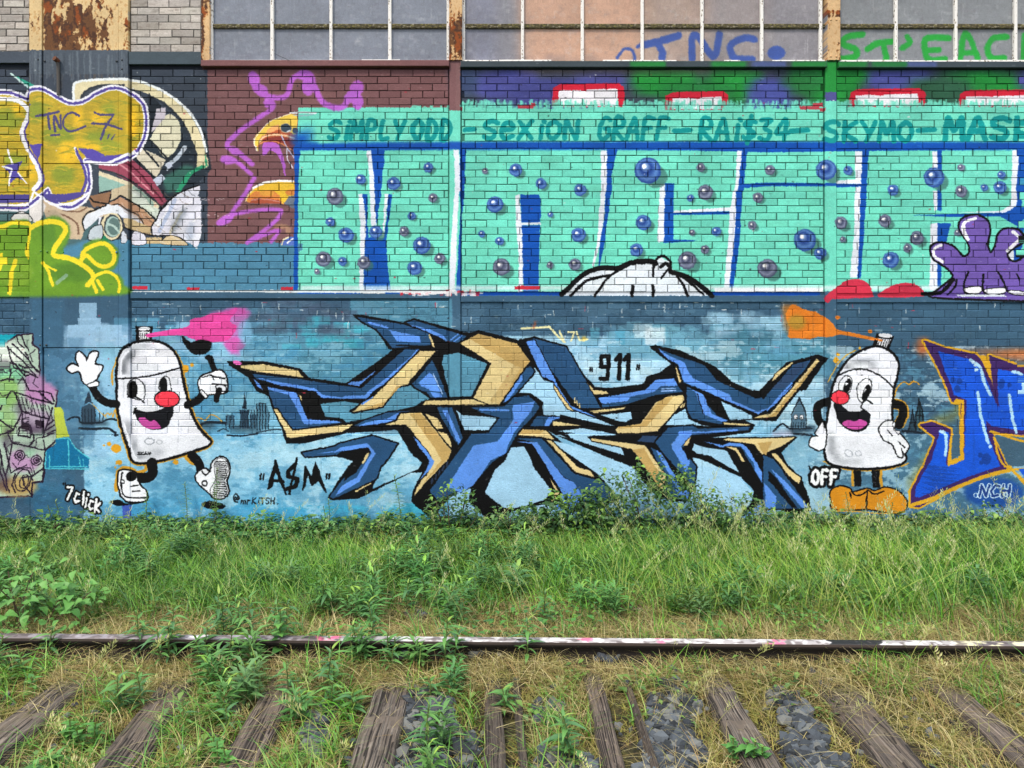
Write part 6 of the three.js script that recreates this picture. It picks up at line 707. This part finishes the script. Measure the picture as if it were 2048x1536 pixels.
// ---- bushes: stems, the leaves that show largest as parts, the rest of the leaves joined
function bush(px, z, w, h, depth, leaves, label, geo, mats, single, o = {}) {
  const x0 = ((px - 1024) * (DIST - z)) / FOCAL, g = thing(o.name || 'bush', label, o.cat || 'bush', [x0, gy(x0, z), z]), all = mats.map(() => []), ob = new THREE.Object3D(), spots = [];
  for (let k = 0; k < 10; k++) { const a = rr(-1, 1), hh = h * rr(0.6, 1) * (1 - 0.4 * a * a); stemTo([[a * w * 0.15, 0, 0], [a * w * 0.3, hh * 0.5, rr(-0.3, 0.3) * depth], [a * w * 0.42, hh * 0.92, rr(-0.4, 0.4) * depth]], 0.004, woodyM, g); }
  for (let i = 0; i < leaves; i++) { const u = rr(-1, 1), v = rr(-1, 1), top = h * Math.sqrt(Math.max(0, 1 - Math.abs(u) ** 2.4)) * (0.35 + 1.05 * fbm(px * 0.1 + u * w * 4.5, v * 2 + 4)), y = top * (1 - R() ** 1.6 * 0.9); spots.push([u * w * 0.5, y, v * depth * 0.5 * (1.1 - 0.5 * y / h)]); }
  spots.sort((a, b) => b[2] + b[1] * 0.2 - a[2] - a[1] * 0.2);
  spots.forEach(([x, y, zz], i) => { const k = R() < 0.14 ? mats.length - 1 : (R() * (mats.length - 1)) | 0, G = geo[i % geo.length], yaw = rr(-1.7, 1.7) + (R() < 0.25 ? 3 : 0), pitch = rr(-0.7, 0.5), roll = rr(-0.5, 0.5), s = rr(0.7, 1.25) * (o.s || 1);
    if (i < single) setLeaf(mesh('leaf', G, mats[k], g), x, y, zz, yaw, pitch, roll, s); else { setLeaf(ob, x, y, zz, yaw, pitch, roll, s); ob.updateMatrix(); all[k].push(G.clone().applyMatrix4(ob.matrix)); } });
  all.forEach((l, k) => { if (l.length) mesh('foliage', mergeGeometries(l), mats[k], g).userData.kind = 'stuff'; });
}
bush(55, 2.72, 0.95, 0.46, 0.6, 260, 'pale green bush of broad heart shaped leaves at the left edge behind the rail end', broad, broadM, 260, { s: 0.85 });
bush(1300, 0.4, 1.55, 0.7, 0.6, 3000, 'largest dark bramble bush against the wall, under the right half of the blue letters', small, brambleM, 160); bush(1130, 0.5, 1.1, 0.46, 0.5, 1500, 'dark broad leaved bush against the wall, left of the largest bramble', small, brambleM, 120, { s: 1.25 }); bush(1480, 0.4, 0.95, 0.42, 0.5, 700, 'bramble bush with a few light leaves, right of the largest bramble', small, brambleM, 100);
bush(905, 0.35, 0.62, 0.55, 0.4, 520, 'small upright bramble under the left foot of the blue letters', small, brambleM, 100); bush(1010, 0.5, 0.6, 0.34, 0.4, 260, 'low ivy like bush between the two brambles and the left letter foot', small, brambleM, 60); bush(1660, 0.4, 1.0, 0.24, 0.5, 520, 'low dark leaves below the orange shoes', small, brambleM, 80); bush(2020, 0.4, 1.0, 0.34, 0.5, 620, 'bush against the wall at the right edge', small, brambleM, 90); bush(1840, 0.4, 0.9, 0.22, 0.5, 420, 'low bush under the blue letter at the right', small, brambleM, 70);
bush(620, 0.45, 1.0, 0.19, 0.5, 420, 'low weedy bush under the word at the left of the blue letters', small, weedM, 70); bush(300, 0.4, 1.1, 0.18, 0.5, 460, 'low weedy bush under the shoes of the left can figure', small, weedM, 70); bush(770, 0.45, 0.7, 0.24, 0.5, 320, 'low bush left of the left letter foot', small, brambleM, 60); bush(70, 0.4, 1.0, 0.2, 0.5, 420, 'low weedy bush under the painted robot house', small, weedM, 70); bush(480, 0.4, 0.7, 0.16, 0.4, 260, 'low weedy bush right of the kicking shoe', small, weedM, 50);
renderer.render(scene, camera);
